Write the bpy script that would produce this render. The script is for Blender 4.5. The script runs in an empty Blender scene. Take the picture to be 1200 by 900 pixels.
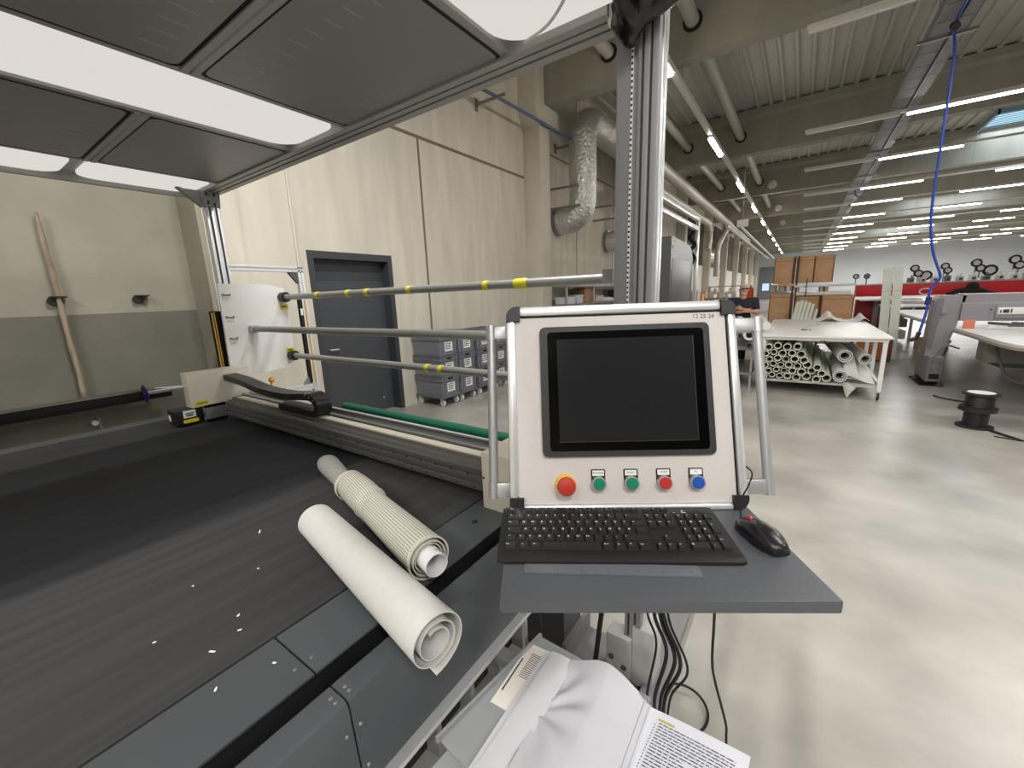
import bpy, bmesh, math, random
from mathutils import Vector, Matrix
random.seed(7)
SC = bpy.context.scene
COL = SC.collection
PI = math.pi
R = math.radians
V = Vector

# ------------------------------------------------------------------ materials
def lin(c):
    return tuple(((v / 255) / 12.92 if v / 255 <= .04045 else ((v / 255 + .055) / 1.055) ** 2.4) for v in c)
MATS = {}
def mat(name, rgb, rough=.5, metal=0., noise=0., nscale=6., stretch=(1, 1, 1), bump=0., bscale=60., emis=0., trans=0., alpha=1., spec=.5, coat=0., rgb2=None, detail=4):
    if name in MATS: return MATS[name]
    m = bpy.data.materials.new(name); m.use_nodes = True
    nt = m.node_tree; b = nt.nodes['Principled BSDF']
    c = lin(rgb)
    b.inputs['Base Color'].default_value = (*c, 1)
    b.inputs['Roughness'].default_value = rough
    b.inputs['Metallic'].default_value = metal
    b.inputs['Specular IOR Level'].default_value = spec
    b.inputs['Transmission Weight'].default_value = trans
    b.inputs['Alpha'].default_value = alpha
    b.inputs['Coat Weight'].default_value = coat
    if emis:
        b.inputs['Emission Color'].default_value = (*c, 1)
        b.inputs['Emission Strength'].default_value = emis
    if noise or bump:
        tc = nt.nodes.new('ShaderNodeTexCoord'); mp = nt.nodes.new('ShaderNodeMapping')
        mp.inputs['Scale'].default_value = stretch
        nt.links.new(tc.outputs['Object'], mp.inputs['Vector'])
    if noise:
        n = nt.nodes.new('ShaderNodeTexNoise'); n.inputs['Scale'].default_value = nscale; n.inputs['Detail'].default_value = detail
        nt.links.new(mp.outputs['Vector'], n.inputs['Vector'])
        cr = nt.nodes.new('ShaderNodeValToRGB')
        c2 = lin(rgb2) if rgb2 else tuple(v * (1 - noise) for v in c)
        c1 = c if rgb2 else tuple(min(1, v * (1 + noise)) for v in c)
        cr.color_ramp.elements[0].position = .3; cr.color_ramp.elements[0].color = (*c2, 1)
        cr.color_ramp.elements[1].position = .7; cr.color_ramp.elements[1].color = (*c1, 1)
        nt.links.new(n.outputs['Fac'], cr.inputs['Fac'])
        nt.links.new(cr.outputs['Color'], b.inputs['Base Color'])
    if bump:
        n2 = nt.nodes.new('ShaderNodeTexNoise'); n2.inputs['Scale'].default_value = bscale; n2.inputs['Detail'].default_value = 3
        nt.links.new(mp.outputs['Vector'], n2.inputs['Vector'])
        bp = nt.nodes.new('ShaderNodeBump'); bp.inputs['Strength'].default_value = bump; bp.inputs['Distance'].default_value = .01
        nt.links.new(n2.outputs['Fac'], bp.inputs['Height']); nt.links.new(bp.outputs['Normal'], b.inputs['Normal'])
    MATS[name] = m
    return m

def glow(name, rgb, strength):
    if name in MATS: return MATS[name]
    m = bpy.data.materials.new(name); m.use_nodes = True
    nt = m.node_tree; nt.nodes.clear()
    e = nt.nodes.new('ShaderNodeEmission'); o = nt.nodes.new('ShaderNodeOutputMaterial')
    e.inputs['Color'].default_value = (*lin(rgb), 1); e.inputs['Strength'].default_value = strength
    nt.links.new(e.outputs[0], o.inputs['Surface'])
    MATS[name] = m
    return m

# ------------------------------------------------------------------ mesh builder
class MB:
    def __init__(s, T=None): s.bm = bmesh.new(); s.T = T
    def _put(s, vs):
        if s.T is not None:
            for v in vs: v.co = s.T @ v.co
    def mesh(s, verts, faces):
        vs = [s.bm.verts.new(v) for v in verts]
        for f in faces:
            try: s.bm.faces.new([vs[i] for i in f])
            except ValueError: pass
        s._put(vs); return s
    def box(s, x0, x1, y0, y1, z0, z1, bev=0, M=None):
        x0, x1 = min(x0, x1), max(x0, x1); y0, y1 = min(y0, y1), max(y0, y1); z0, z1 = min(z0, z1), max(z0, z1)
        vs = [s.bm.verts.new(p) for p in ((x0, y0, z0), (x1, y0, z0), (x1, y1, z0), (x0, y1, z0), (x0, y0, z1), (x1, y0, z1), (x1, y1, z1), (x0, y1, z1))]
        fs = [s.bm.faces.new([vs[i] for i in f]) for f in ((3, 2, 1, 0), (4, 5, 6, 7), (0, 1, 5, 4), (1, 2, 6, 5), (2, 3, 7, 6), (3, 0, 4, 7))]
        if bev:
            es = list({e for f in fs for e in f.edges})
            r = bmesh.ops.bevel(s.bm, geom=es, offset=min(bev, .49 * min(x1 - x0, y1 - y0, z1 - z0)), segments=2, affect='EDGES', profile=.6)
            vs = list({v for f in r['faces'] for v in f.verts})
        if M is not None:
            for v in vs: v.co = M @ v.co
        s._put(vs); return s
    def prism(s, poly, axis, a, b):
        def mk(p, t):
            return {'x': (t, p[0], p[1]), 'y': (p[0], t, p[1]), 'z': (p[0], p[1], t)}[axis]
        n = len(poly)
        vs = [s.bm.verts.new(mk(p, a)) for p in poly] + [s.bm.verts.new(mk(p, b)) for p in poly]
        fs = [s.bm.faces.new(vs[:n]), s.bm.faces.new(vs[n:][::-1])]
        for i in range(n):
            fs.append(s.bm.faces.new((vs[i], vs[i + n], vs[(i + 1) % n + n], vs[(i + 1) % n])))
        bmesh.ops.recalc_face_normals(s.bm, faces=fs)
        s._put(vs); return s
    def cyl(s, p0, p1, r0, r1=None, seg=16, caps=True):
        return s.tube([p0, p1], [r0, r0 if r1 is None else r1], seg, caps)
    def tube(s, pts, r, seg=8, caps=True, flat=1.):
        pts = [V(p) for p in pts]; n = len(pts)
        rs = r if isinstance(r, (list, tuple)) else [r] * n
        tan = [(pts[min(i + 1, n - 1)] - pts[max(i - 1, 0)]).normalized() for i in range(n)]
        up = V((0, 0, 1)) if abs(tan[0].z) < .9 else V((1, 0, 0))
        a = (up - tan[0] * up.dot(tan[0])).normalized()
        rings = []
        for i in range(n):
            if i: a = (a - tan[i] * a.dot(tan[i])).normalized()
            b = tan[i].cross(a)
            rings.append([s.bm.verts.new(pts[i] + (a * math.cos(2 * PI * k / seg) * flat + b * math.sin(2 * PI * k / seg)) * rs[i]) for k in range(seg)])
        for i in range(n - 1):
            for k in range(seg):
                s.bm.faces.new((rings[i][k], rings[i][(k + 1) % seg], rings[i + 1][(k + 1) % seg], rings[i + 1][k]))
        if caps:
            s.bm.faces.new(rings[0][::-1]); s.bm.faces.new(rings[-1])
        s._put([v for g in rings for v in g]); return s
    def pipe(s, p0, p1, r, wall, seg=16):
        """hollow tube with visible wall thickness"""
        p0, p1 = V(p0), V(p1); t = (p1 - p0).normalized()
        up = V((0, 0, 1)) if abs(t.z) < .9 else V((1, 0, 0))
        a = (up - t * up.dot(t)).normalized(); b = t.cross(a)
        def ring(c, q): return [s.bm.verts.new(c + (a * math.cos(2 * PI * k / seg) + b * math.sin(2 * PI * k / seg)) * q) for k in range(seg)]
        g = [ring(p0, r), ring(p1, r), ring(p1, r - wall), ring(p0, r - wall)]
        for i in range(4):
            A, B = g[i], g[(i + 1) % 4]
            for k in range(seg): s.bm.faces.new((A[k], A[(k + 1) % seg], B[(k + 1) % seg], B[k]))
        s._put([v for q in g for v in q]); return s
    def lathe(s, prof, c=(0, 0, 0), seg=24, axis='z'):
        rings = []
        for r, z in prof:
            g = []
            for k in range(seg):
                x, y = r * math.cos(2 * PI * k / seg), r * math.sin(2 * PI * k / seg)
                p = {'z': (c[0] + x, c[1] + y, c[2] + z), 'y': (c[0] + x, c[1] + z, c[2] + y), 'x': (c[0] + z, c[1] + x, c[2] + y)}[axis]
                g.append(s.bm.verts.new(p))
            rings.append(g)
        fs = []
        for i in range(len(rings) - 1):
            for k in range(seg):
                fs.append(s.bm.faces.new((rings[i][k], rings[i][(k + 1) % seg], rings[i + 1][(k + 1) % seg], rings[i + 1][k])))
        fs.append(s.bm.faces.new(rings[0][::-1])); fs.append(s.bm.faces.new(rings[-1]))
        bmesh.ops.recalc_face_normals(s.bm, faces=fs)
        s._put([v for g in rings for v in g]); return s
    def grid(s, f, nu, nv):
        g = [[s.bm.verts.new(f(i / nu, j / nv)) for j in range(nv + 1)] for i in range(nu + 1)]
        for i in range(nu):
            for j in range(nv):
                s.bm.faces.new((g[i][j], g[i + 1][j], g[i + 1][j + 1], g[i][j + 1]))
        s._put([v for q in g for v in q]); return s
    def sheet(s, f, nu, nv, th):
        """closed thin sheet: top f(u,v), bottom th lower"""
        g = [[[s.bm.verts.new(V(f(i / nu, j / nv)) - V((0, 0, t))) for j in range(nv + 1)] for i in range(nu + 1)] for t in (0, th)]
        fs = []
        for i in range(nu):
            for j in range(nv):
                for q in g: fs.append(s.bm.faces.new((q[i][j], q[i + 1][j], q[i + 1][j + 1], q[i][j + 1])))
        for i in range(nu):
            for j in (0, nv): fs.append(s.bm.faces.new((g[0][i][j], g[0][i + 1][j], g[1][i + 1][j], g[1][i][j])))
        for j in range(nv):
            for i in (0, nu): fs.append(s.bm.faces.new((g[0][i][j], g[0][i][j + 1], g[1][i][j + 1], g[1][i][j])))
        bmesh.ops.recalc_face_normals(s.bm, faces=fs)
        s._put([v for p in g for q in p for v in q]); return s
    def ball(s, c, r, seg=14, sc=(1, 1, 1), M=None):
        r_ = bmesh.ops.create_uvsphere(s.bm, u_segments=seg, v_segments=max(6, seg * 2 // 3), radius=r)
        for v in r_['verts']:
            p = V((v.co.x * sc[0], v.co.y * sc[1], v.co.z * sc[2]))
            v.co = (M @ p if M is not None else p) + V(c)
        s._put(r_['verts']); return s

MW = {}          # world matrix of each root
def finish(o, label, cat, group, kind):
    if label: o['label'] = label
    if cat: o['category'] = cat
    if group: o['group'] = group
    if kind: o['kind'] = kind
def thing(name, label, cat, loc=(0, 0, 0), rotz=0., group=None, kind=None):
    o = bpy.data.objects.new(name, None); COL.objects.link(o)
    o.empty_display_size = .05
    o.location = loc; o.rotation_euler = (0, 0, rotz)
    finish(o, label, cat, group, kind)
    MW[o.name] = Matrix.Translation(V(loc)) @ Matrix.Rotation(rotz, 4, 'Z')
    return o
def obj(name, mb, material, parent=None, local=False, label=None, cat=None, group=None, kind=None, angle=35, loc=None):
    me = bpy.data.meshes.new(name)
    if isinstance(mb, MB):
        bmesh.ops.recalc_face_normals(mb.bm, faces=mb.bm.faces)
        mb.bm.to_mesh(me); mb.bm.free()
    else: me = mb
    ms = material if isinstance(material, (list, tuple)) else [material]
    me.materials.clear()
    for m in ms: me.materials.append(m)
    for p in me.polygons: p.use_smooth = True
    me.set_sharp_from_angle(angle=R(angle))
    o = bpy.data.objects.new(name, me); COL.objects.link(o)
    finish(o, label, cat, group, kind)
    if parent is not None:
        if not local: me.transform(MW[parent.name].inverted())
        o.parent = parent; MW[o.name] = MW[parent.name]
    else:
        if loc is not None:                       # mesh given in world coordinates, origin moved to loc
            me.transform(Matrix.Translation(-V(loc))); o.location = loc
        MW[o.name] = Matrix.Translation(V(o.location))
    return o
def struct(name, mb, material, parent=None, **k):
    return obj(name, mb, material, parent, kind='structure', **k)
def copy_tree(o, parent=None):
    c = o.copy(); COL.objects.link(c)
    if parent is not None: c.parent = parent
    for ch in [x for x in KIDS.get(o.name, [])]: copy_tree(ch, c)
    return c
KIDS = {}
def reg(root):
    for ch in bpy.data.objects:
        if ch.parent is not None: 
            L = KIDS.setdefault(ch.parent.name, [])
            if ch not in L: L.append(ch)
ORD = ['first', 'second', 'third', 'fourth', 'fifth', 'sixth', 'seventh', 'eighth', 'ninth', 'tenth', 'eleventh', 'twelfth', 'thirteenth', 'fourteenth', 'fifteenth']
def text_mesh(body, size, T, depth=.0004, align='CENTER'):
    cu = bpy.data.curves.new('lettering', 'FONT'); cu.body = body; cu.size = size; cu.align_x = align; cu.align_y = 'CENTER'
    cu.extrude = depth; cu.resolution_u = 2
    o = bpy.data.objects.new('lettering', cu); COL.objects.link(o)
    bpy.context.view_layer.update()
    dg = bpy.context.evaluated_depsgraph_get()
    me = bpy.data.meshes.new_from_object(o.evaluated_get(dg))
    bpy.data.objects.remove(o); bpy.data.curves.remove(cu)
    me.transform(T)
    return me
def remeshed(mb, voxel, smooth=6, fac=.5):
    """fuse overlapping shapes into one continuous skin"""
    me = bpy.data.meshes.new('skin'); mb.bm.to_mesh(me); mb.bm.free()
    o = bpy.data.objects.new('skin', me); COL.objects.link(o)
    m = o.modifiers.new('r', 'REMESH'); m.mode = 'VOXEL'; m.voxel_size = voxel
    s = o.modifiers.new('s', 'SMOOTH'); s.iterations = smooth; s.factor = fac
    bpy.context.view_layer.update()
    dg = bpy.context.evaluated_depsgraph_get()
    out = bpy.data.meshes.new_from_object(o.evaluated_get(dg))
    bpy.data.objects.remove(o)
    return out

# ------------------------------------------------------------------ palette
M_white = mat('white_lacquer', (232, 231, 228), .35)
M_alu = mat('anodised_aluminium', (182, 183, 185), .36, .65)
M_alu_b = mat('bright_aluminium_edge', (226, 227, 228), .3, .6)
M_alu_m = mat('matt_aluminium_sheet', (206, 201, 198), .45, .0, noise=.035, nscale=300)
M_black = mat('black_plastic', (22, 22, 23), .45)
M_blackm = mat('black_matt', (14, 14, 15), .8)
M_dark = mat('anthracite_paint', (78, 80, 83), .45, noise=.03, nscale=3)
M_apron = mat('grey_sheet_metal', (75, 80, 83), .42, noise=.05, nscale=2)
M_cream = mat('cream_enamel', (214, 208, 192), .4)
M_steel = mat('zinc_steel', (150, 150, 148), .4, .7)
M_grey = mat('mid_grey_paint', (128, 128, 130), .5)
M_yellow = mat('yellow_tape', (214, 205, 40), .5)
M_paper = mat('white_paper', (236, 236, 238), .8)
M_ink = mat('printed_ink', (60, 60, 66), .8)
M_label = mat('white_sticker', (232, 232, 230), .6)
M_blue = mat('blue_cord', (40, 70, 170), .5)
# ------------------------------------------------------------------ camera
cam = bpy.data.cameras.new('camera'); cam.sensor_width = 36; cam.lens = 479.965 / 1200 * 36; cam.clip_start = .02; cam.clip_end = 300
co = bpy.data.objects.new('camera', cam); COL.objects.link(co)
CX, CY, CZ = V((.823, .566, -.037)), V((.089, -.194, -.977)), V((-.561, .801, -.21))
CZ.normalize(); CX = (CX - CZ * CX.dot(CZ)).normalized(); CY = CZ.cross(CX)
co.matrix_world = Matrix(((CX.x, -CY.x, -CZ.x, 0), (CX.y, -CY.y, -CZ.y, 0), (CX.z, -CY.z, -CZ.z, 1.65), (0, 0, 0, 1)))
SC.camera = co

# ------------------------------------------------------------------ setting
M_floor = mat('polished_concrete', (190, 187, 180), .3, noise=.2, nscale=1.4, bump=.02, bscale=4, rgb2=(146, 143, 136), detail=12)
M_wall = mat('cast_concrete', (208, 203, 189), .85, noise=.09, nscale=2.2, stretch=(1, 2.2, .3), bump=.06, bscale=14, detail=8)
M_wall2 = mat('cast_concrete_shade_toned', (150, 146, 132), .85, noise=.12, nscale=1.6, bump=.06, bscale=14, detail=8)  # canopy shade over the recess is put into this darker colour
M_walld = mat('cast_concrete_dark_band', (108, 106, 96), .85, noise=.12, nscale=1.6, bump=.06, bscale=14, detail=8)  # darker tone for the lower part of the recess wall
M_beam = mat('beam_concrete', (150, 147, 136), .85, noise=.08, nscale=1.5, stretch=(2, 1, .4), detail=7)
M_colm = mat('column_concrete', (200, 195, 182), .85, noise=.06, nscale=2, detail=7)
M_deck = mat('roof_deck_steel', (186, 184, 176), .55, noise=.04, nscale=1.2)
M_joint = mat('joint_sealant', (120, 113, 100), .9)
M_far = mat('far_wall_panel', (206, 209, 212), .7, noise=.02, nscale=.6)
M_door = mat('door_anthracite', (58, 61, 66), .45)
M_glassd = mat('dark_glazing', (40, 46, 54), .12)

struct('floor', MB().box(-9, 32, -7, 68, -.2, 0), M_floor, label='polished light grey concrete hall floor')
# left wall: one casting with the door opening left free, door from y=2.90 to 4.14
w = MB()
w.box(-5.35, -5, 1.86, 2.90, 0, 7).box(-5.35, -5, 2.90, 4.14, 2.27, 7).box(-5.35, -5, 4.14, 17.8, 0, 7).box(-5.35, -5, 17.8, 66, 0, 7)
struct('wall_left', w, M_wall, label='tall bare concrete wall with the dark door')
struct('trim_1', MB().box(-5.02, -4.965, 1.84, 2.17, 0, 7), M_wall, label='slim projecting concrete strip at the end of the left wall')
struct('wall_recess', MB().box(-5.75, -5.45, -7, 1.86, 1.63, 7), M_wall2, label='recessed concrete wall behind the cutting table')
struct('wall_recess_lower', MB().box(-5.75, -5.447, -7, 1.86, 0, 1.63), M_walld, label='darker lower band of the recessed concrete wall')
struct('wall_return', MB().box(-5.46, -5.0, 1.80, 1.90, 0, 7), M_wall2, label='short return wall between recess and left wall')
# joints
j = MB().box(-5.002, -4.996, 4.86, 4.9, 0, 4.06)
struct('trim_2', j, M_joint, label='vertical joint between wall panels right of the door')
j = MB().box(-5.002, -4.993, 2.4, 7.9, 4.04, 4.085)
struct('trim_3', j, M_joint, label='horizontal joint between wall panels high above the door')
struct('trim_4', MB().cyl((-4.985, 2.76, 1.0), (-4.985, 2.76, 6.5), .014, seg=8), mat('pvc_grey', (205, 203, 194), .5), label='thin pale vertical conduit left of the dark door')
for k, yy in enumerate((10.35, 12.9)):
    struct('trim_%d' % (5 + k), MB().box(-5.002, -4.996, yy, yy + .03, 0, 6.4), M_joint)
struct('trim_7', MB().box(-5.002, -4.993, 8.3, 17.6, 4.75, 4.78), M_joint)
# door
d = thing('door_1', 'anthracite steel door in the left concrete wall', None, (-5, 2.90, 0), kind='structure')
f = MB(); f.box(-5.25, -4.985, 2.88, 2.955, 0, 2.20).box(-5.25, -4.985, 4.085, 4.16, 0, 2.20).box(-5.25, -4.985, 2.88, 4.16, 2.20, 2.29)
obj('door_frame', f, M_door, d)
lf = obj('door_leaf', MB().box(-5.2, -5.15, 2.955, 4.085, .01, 2.20), mat('door_leaf_grey', (68, 71, 76), .45), d)
obj('door_panel_rail', MB().box(-5.15, -5.146, 2.955, 4.085, 1.94, 2.2, 0), M_door, lf)
h = MB().cyl((-5.15, 3.10, 1.03), (-5.10, 3.10, 1.03), .01, seg=8).cyl((-5.10, 3.09, 1.03), (-5.10, 3.22, 1.03), .01, seg=8)
obj('door_handle', h, M_alu_b, lf)
obj('lock_cylinder', MB().cyl((-5.15, 3.9, .2), (-5.135, 3.9, .2), .012, seg=10), M_alu_b, lf)

# roof: trapezoidal deck spanning between beams
dk = MB(); x = -5.35; prof = []
while x < 26:
    prof += [(x, 6.5), (x + .05, 6.5), (x + .075, 6.57), (x + .275, 6.57)]; x += .3
prof += [(x, 6.72), (-5.35, 6.72)]
dk.prism(prof, 'y', -7, 66)
struct('ceiling', dk, M_deck, label='ribbed steel roof deck', angle=20)
NB = 9
bm0 = MB(); bm0.prism([(8.1, 5.4), (8.42, 5.4), (8.42, 6.28), (8.52, 6.36), (8.52, 6.52), (8.0, 6.52), (8.0, 6.36), (8.1, 6.28)], 'x', -4.99, 26)
b0 = struct('trim_10', bm0, M_beam, label='concrete roof beam nearest the camera')
cl = MB(); cl.box(-5, -4.6, 7.86, 8.27, 0, 5.02, .015)
cl.prism([(7.86, 4.98), (8.66, 4.98), (8.66, 5.4), (8.44, 5.4), (8.08, 5.4), (8.08, 6.4), (7.72, 6.4), (7.72, 5.2)], 'x', -5, -4.6)
c0 = struct('trim_20', cl, M_colm, label='concrete column carrying the nearest roof beam')
for k in range(1, NB):
    for n, o in (('trim_%d' % (10 + k), b0), ('trim_%d' % (20 + k), c0)):
        c = o.copy(); COL.objects.link(c); c.name = n; c.location.y += 6.5 * k
        c['label'] = '%s concrete %s from the camera' % (ORD[k], 'roof beam' if o is b0 else 'wall column')
# end wall with door
struct('wall_back', MB().box(-5.8, 26, -7.3, -7, 0, 7), M_wall2, label='concrete wall behind the camera')
struct('wall_far', MB().box(-5.3, 26, 65, 65.3, 0, 7), M_far, label='pale end wall of the hall')
dd = thing('door_2', 'large grey gate in the far end wall', None, (-3.9, 64.9, 0), kind='structure')
obj('gate_leaf', MB().box(-4.75, -1.5, 64.88, 64.98, 0, 4.1), mat('gate_grey', (128, 130, 132), .6), dd)
for k in range(2):
    obj('gate_window', MB().box(-4.3 + k * 1.0, -3.55 + k * 1.0, 64.85, 64.9, 1.1, 2.0), glow('daylight_pane', (190, 215, 240), 1.0), dd)
# openings of the left wall, bays 3 to 8 : white lower panel, dark glazing above
for k in range(2, 8):
    y0 = 8.3 + 6.5 * k
    struct('trim_%d' % (30 + k), MB().box(-5.01, -4.94, y0 + .1, y0 + 5.9, 0, 2.95), mat('white_wall_panel', (226, 224, 218), .5), label='white lining panel in the %s bay of the left wall' % ORD[k])
    wn = struct('window_%d' % (k + 1), MB().box(-5.01, -4.97, y0 + .1, y0 + 5.9, 3.0, 5.6), M_glassd, label='dark glazing above the white panel in the %s bay' % ORD[k])
# skylight
sk = thing('window_1', 'skylight in the roof above the right hand light rows', None, (5.8, 20.3, 6.4), kind='structure')
obj('skylight_pane', MB().box(4.35, 8.2, 19.4, 21.15, 6.44, 6.49), glow('sky_pane', (176, 216, 238), 1.15), sk)
fr = MB()
for k in range(8): fr.box(4.35, 8.2, 19.5 + k * .22, 19.52 + k * .22, 6.42, 6.44)
fr.box(4.28, 4.35, 19.3, 21.2, 6.35, 6.5).box(4.3, 8.2, 19.3, 19.4, 6.35, 6.5)
obj('skylight_frame', fr, mat('skylight_bars', (140, 165, 180), .5), sk)

# ------------------------------------------------------------------ lamps
M_tube = glow('led_tube_lit', (255, 250, 244), 22)
M_tubeW = glow('led_tube_warm', (255, 240, 222), 34)
M_off = mat('unlit_tube', (225, 224, 220), .3)
M_rail = mat('light_rail', (214, 212, 206), .4)
rl = thing('light_rail', 'long white light rail carrying the row of bright lamps over the left aisle', 'light rail', (-2.0, 30, 5))
obj('rail', MB().box(-2.05, -1.95, 5.4, 56, 5.02, 5.10), M_rail, rl)
for k in range(0, 8): obj('hanger', MB().cyl((-2, 8.26 + 6.5 * k, 5.08), (-2, 8.26 + 6.5 * k, 5.42), .006, seg=6), M_steel, rl)
L0 = None
for k in range(10):
    if L0 is None:
        L0 = thing('led_lamp', '', 'lamp', (-2, 6.75, 5.02))
        obj('lamp_housing', MB().box(-2.05, -1.95, 6.0, 7.55, 4.985, 5.02), M_rail, L0)
        obj('lamp_tube', MB().box(-2.045, -1.955, 6.02, 7.53, 4.93, 4.985, .02), M_tubeW, L0)
        reg(L0); o = L0
    else:
        o = copy_tree(L0); o.location.y = 6.75 + 5.02 * k
    o['label'] = 'bright LED lamp over the left aisle, %s from the camera' % ORD[k]; o['group'] = 'lamps over the left aisle'
ROWS = [7.67, 12.35, 16.15, 20.5, 24.2, 28.6, 32.8, 37, 41.2, 45.4, 49.6, 53.8]
R0 = S0 = None
for i, yy in enumerate(ROWS):
    if R0 is None:
        R0 = thing('light_track', '', 'light rail', (-.25, yy, 5.04))
        obj('track', MB().box(-.25, 1.42, yy - .03, yy + .03, 5.03, 5.08).box(1.42, 19, yy - .025, yy + .025, 5.03, 5.08), M_rail, R0)
        obj('tube_cover', MB().box(-.23, 1.35, yy - .035, yy + .035, 4.985, 5.03), M_off, R0)
        for q in (.3, 4.2, 8.2, 12.2): obj('hanger', MB().cyl((q, yy, 5.08), (q, yy, 6.52), .005, seg=5), M_steel, R0)
        reg(R0); o = R0
    else:
        o = copy_tree(R0); o.location.y = yy
    o['label'] = 'light track running across the right of the hall, %s from the camera' % ORD[i]; o['group'] = 'light tracks across the hall'
    for q in range(5):
        x0 = 1.45 + 3.3 * q
        if i == 0: continue
        if x0 > yy * .27 + 1.0: continue
        if S0 is None:
            S0 = thing('tube_lamp', '', 'lamp', (x0, yy, 5.03))
            obj('lamp_housing', MB().box(x0, x0 + 1.65, yy - .05, yy + .05, 5.0, 5.03), M_rail, S0)
            obj('lamp_tube', MB().box(x0 + .01, x0 + 1.64, yy - .026, yy + .026, 4.965, 5.0, .01), M_tube, S0)
            reg(S0); o = S0
        else:
            o = copy_tree(S0); o.location = (x0, yy, 5.03)
        o['label'] = 'lit tube lamp, %s from the left on the %s light track from camera' % (ORD[q], ORD[i]); o['group'] = 'tube lamps on the cross tracks'
# unseen area lights: rest of the hall's lamps, plus added fill and daylight
def area(x, y, z, sx, sy, e, col=(1, .97, .935)):
    l = bpy.data.lights.new('unseen_hall_light', 'AREA'); l.shape = 'RECTANGLE'; l.size = sx; l.size_y = sy; l.energy = e; l.color = col
    o = bpy.data.objects.new('unseen_hall_light', l); COL.objects.link(o); o.location = (x, y, z)
for (x, y, e) in ((3, 7.6, 60), (6.3, 7.6, 60), (2.2, 3.2, 70), (5.5, 3.2, 70), (2.2, -1.5, 115), (5.5, -1.5, 80), (-.6, -3.2, 130), (2.2, -5, 130)): area(x, y, 4.95, 1.6, .12, e)
for y in (1.6, -3.4): area(-2, y, 4.95, .12, 1.6, 150)
for y in (20.3, 33, 46, 58): area(6.2, y, 6.3, 3.6, 1.6, 90, (.80, .90, 1))  # added daylight below the skylight and further along the roof
for y, e in ((24, 700), (38, 800), (50, 900), (57, 900)): area(8, y, 4.9, 16, 2, e, (1, .985, .96))  # added broad fill that brightens the far end of the hall
wd = bpy.data.worlds.new('hall_ambient'); SC.world = wd; wd.use_nodes = True
wd.node_tree.nodes['Background'].inputs[0].default_value = (1, .985, .965, 1)
wd.node_tree.nodes['Background'].inputs[1].default_value = .6
SC.view_settings.view_transform = 'Standard'; SC.view_settings.look = 'None'; SC.view_settings.gamma = 1; SC.view_settings.use_curve_mapping = False
SC.view_settings.exposure = .32

# ------------------------------------------------------------------ pipes, trays, ducts
M_pipe = mat('pale_pipe', (176, 174, 166), .45)
for q, (xx, lab) in enumerate(((-1.83, 'pale round pipe running through the roof beams right of the lamp row'), (-3.25, 'pale round pipe running through the roof beams left of the lamp row'))):
    p = thing('ceiling_pipe', lab, 'pipe', (xx, 8.3, 5.88))
    obj('pipe', MB().cyl((xx, 5.5, 5.88), (xx, 27.5, 5.88), .105, seg=18), M_pipe, p)
    for k in range(3): obj('sleeve', MB().cyl((xx, 8.06 + 6.5 * k, 5.88), (xx, 8.46 + 6.5 * k, 5.88), .15, seg=18), M_black, p)
t = thing('cable_tray', 'long grey cable tray hanging along the hall under the roof beams', 'cable tray', (1.42, 25, 5.2))
obj('tray_base', MB().box(1.2, 1.64, 4.5, 58, 5.18, 5.19), mat('galvanised_tray', (128, 128, 131), .6, .1), t)
tl = MB()
for k in range(110): tl.box(1.24, 1.60, 5.0 + .5 * k, 5.03 + .5 * k, 5.177, 5.18)
obj('tray_slots', tl, M_dark, t, kind='stuff')
obj('tray_cable', MB().tube([(1.46, 4.6, 5.165), (1.48, 20, 5.165), (1.45, 40, 5.165)], .018, 6), M_black, t)
obj('tray_side', MB().box(1.195, 1.21, 4.5, 58, 5.18, 5.26), M_steel, t)
obj('tray_side', MB().box(1.63, 1.645, 4.5, 58, 5.18, 5.26), M_steel, t)
for k in range(12): obj('tray_hanger', MB().box(1.1, 1.76, 6.2 + 3.25 * k, 6.24 + 3.25 * k, 5.14, 5.18).cyl((1.3, 6.22 + 3.25 * k, 5.18), (1.3, 6.22 + 3.25 * k, 6.5), .006, seg=5), M_steel, t)
sj = obj('junction_box', MB().box(1.7, 2.0, 7.2, 8.2, 5.2, 5.3, .01), M_rail, label='pale junction box beside the cable tray near the top edge', cat='junction box')
# air hose
def pts_curve(ctrl, n=10):
    out = []
    C = [V(c) for c in ctrl]; C = [C[0] * 2 - C[1]] + C + [C[-1] * 2 - C[-2]]
    for i in range(1, len(C) - 2):
        for k in range(n):
            t = k / n; a, b, c, d = C[i - 1:i + 3]
            out.append(.5 * ((2 * b) + (c - a) * t + (2 * a - 5 * b + 4 * c - d) * t * t + (3 * b - a - 3 * c + d) * t ** 3))
    out.append(C[-2]); return out
hs = thing('air_hose', 'blue air hose hanging from the cable tray beside the grey quilting machine', 'hose', (1.6, 8.9, 0))
obj('hose', MB().tube(pts_curve([(1.36, 6.9, 5.15), (1.4, 8.0, 5.1), (1.41, 8.85, 5.06), (1.46, 8.9, 4.6), (1.47, 8.9, 3.6), (1.49, 8.9, 2.62), (1.57, 8.9, 2.1), (1.69, 8.9, 1.75), (1.70, 8.9, 1.66), (1.62, 8.9, 1.5), (1.61, 8.85, 1.2), (1.56, 8.8, .86)]), .017, 8), M_blue, hs)
obj('coupling', MB().tube([(1.56, 8.8, .87), (1.54, 8.8, .78), (1.47, 8.8, .74)], .03, 8), M_black, hs)
obj('coupling', MB().cyl((1.605, 8.86, 1.28), (1.615, 8.86, 1.4), .035, seg=8), mat('dark_blue_fitting', (30, 45, 110), .5), hs)
obj('coupling', MB().cyl((1.41, 8.8, 5.0), (1.41, 8.95, 5.08), .05, seg=8), M_black, hs)
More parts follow.
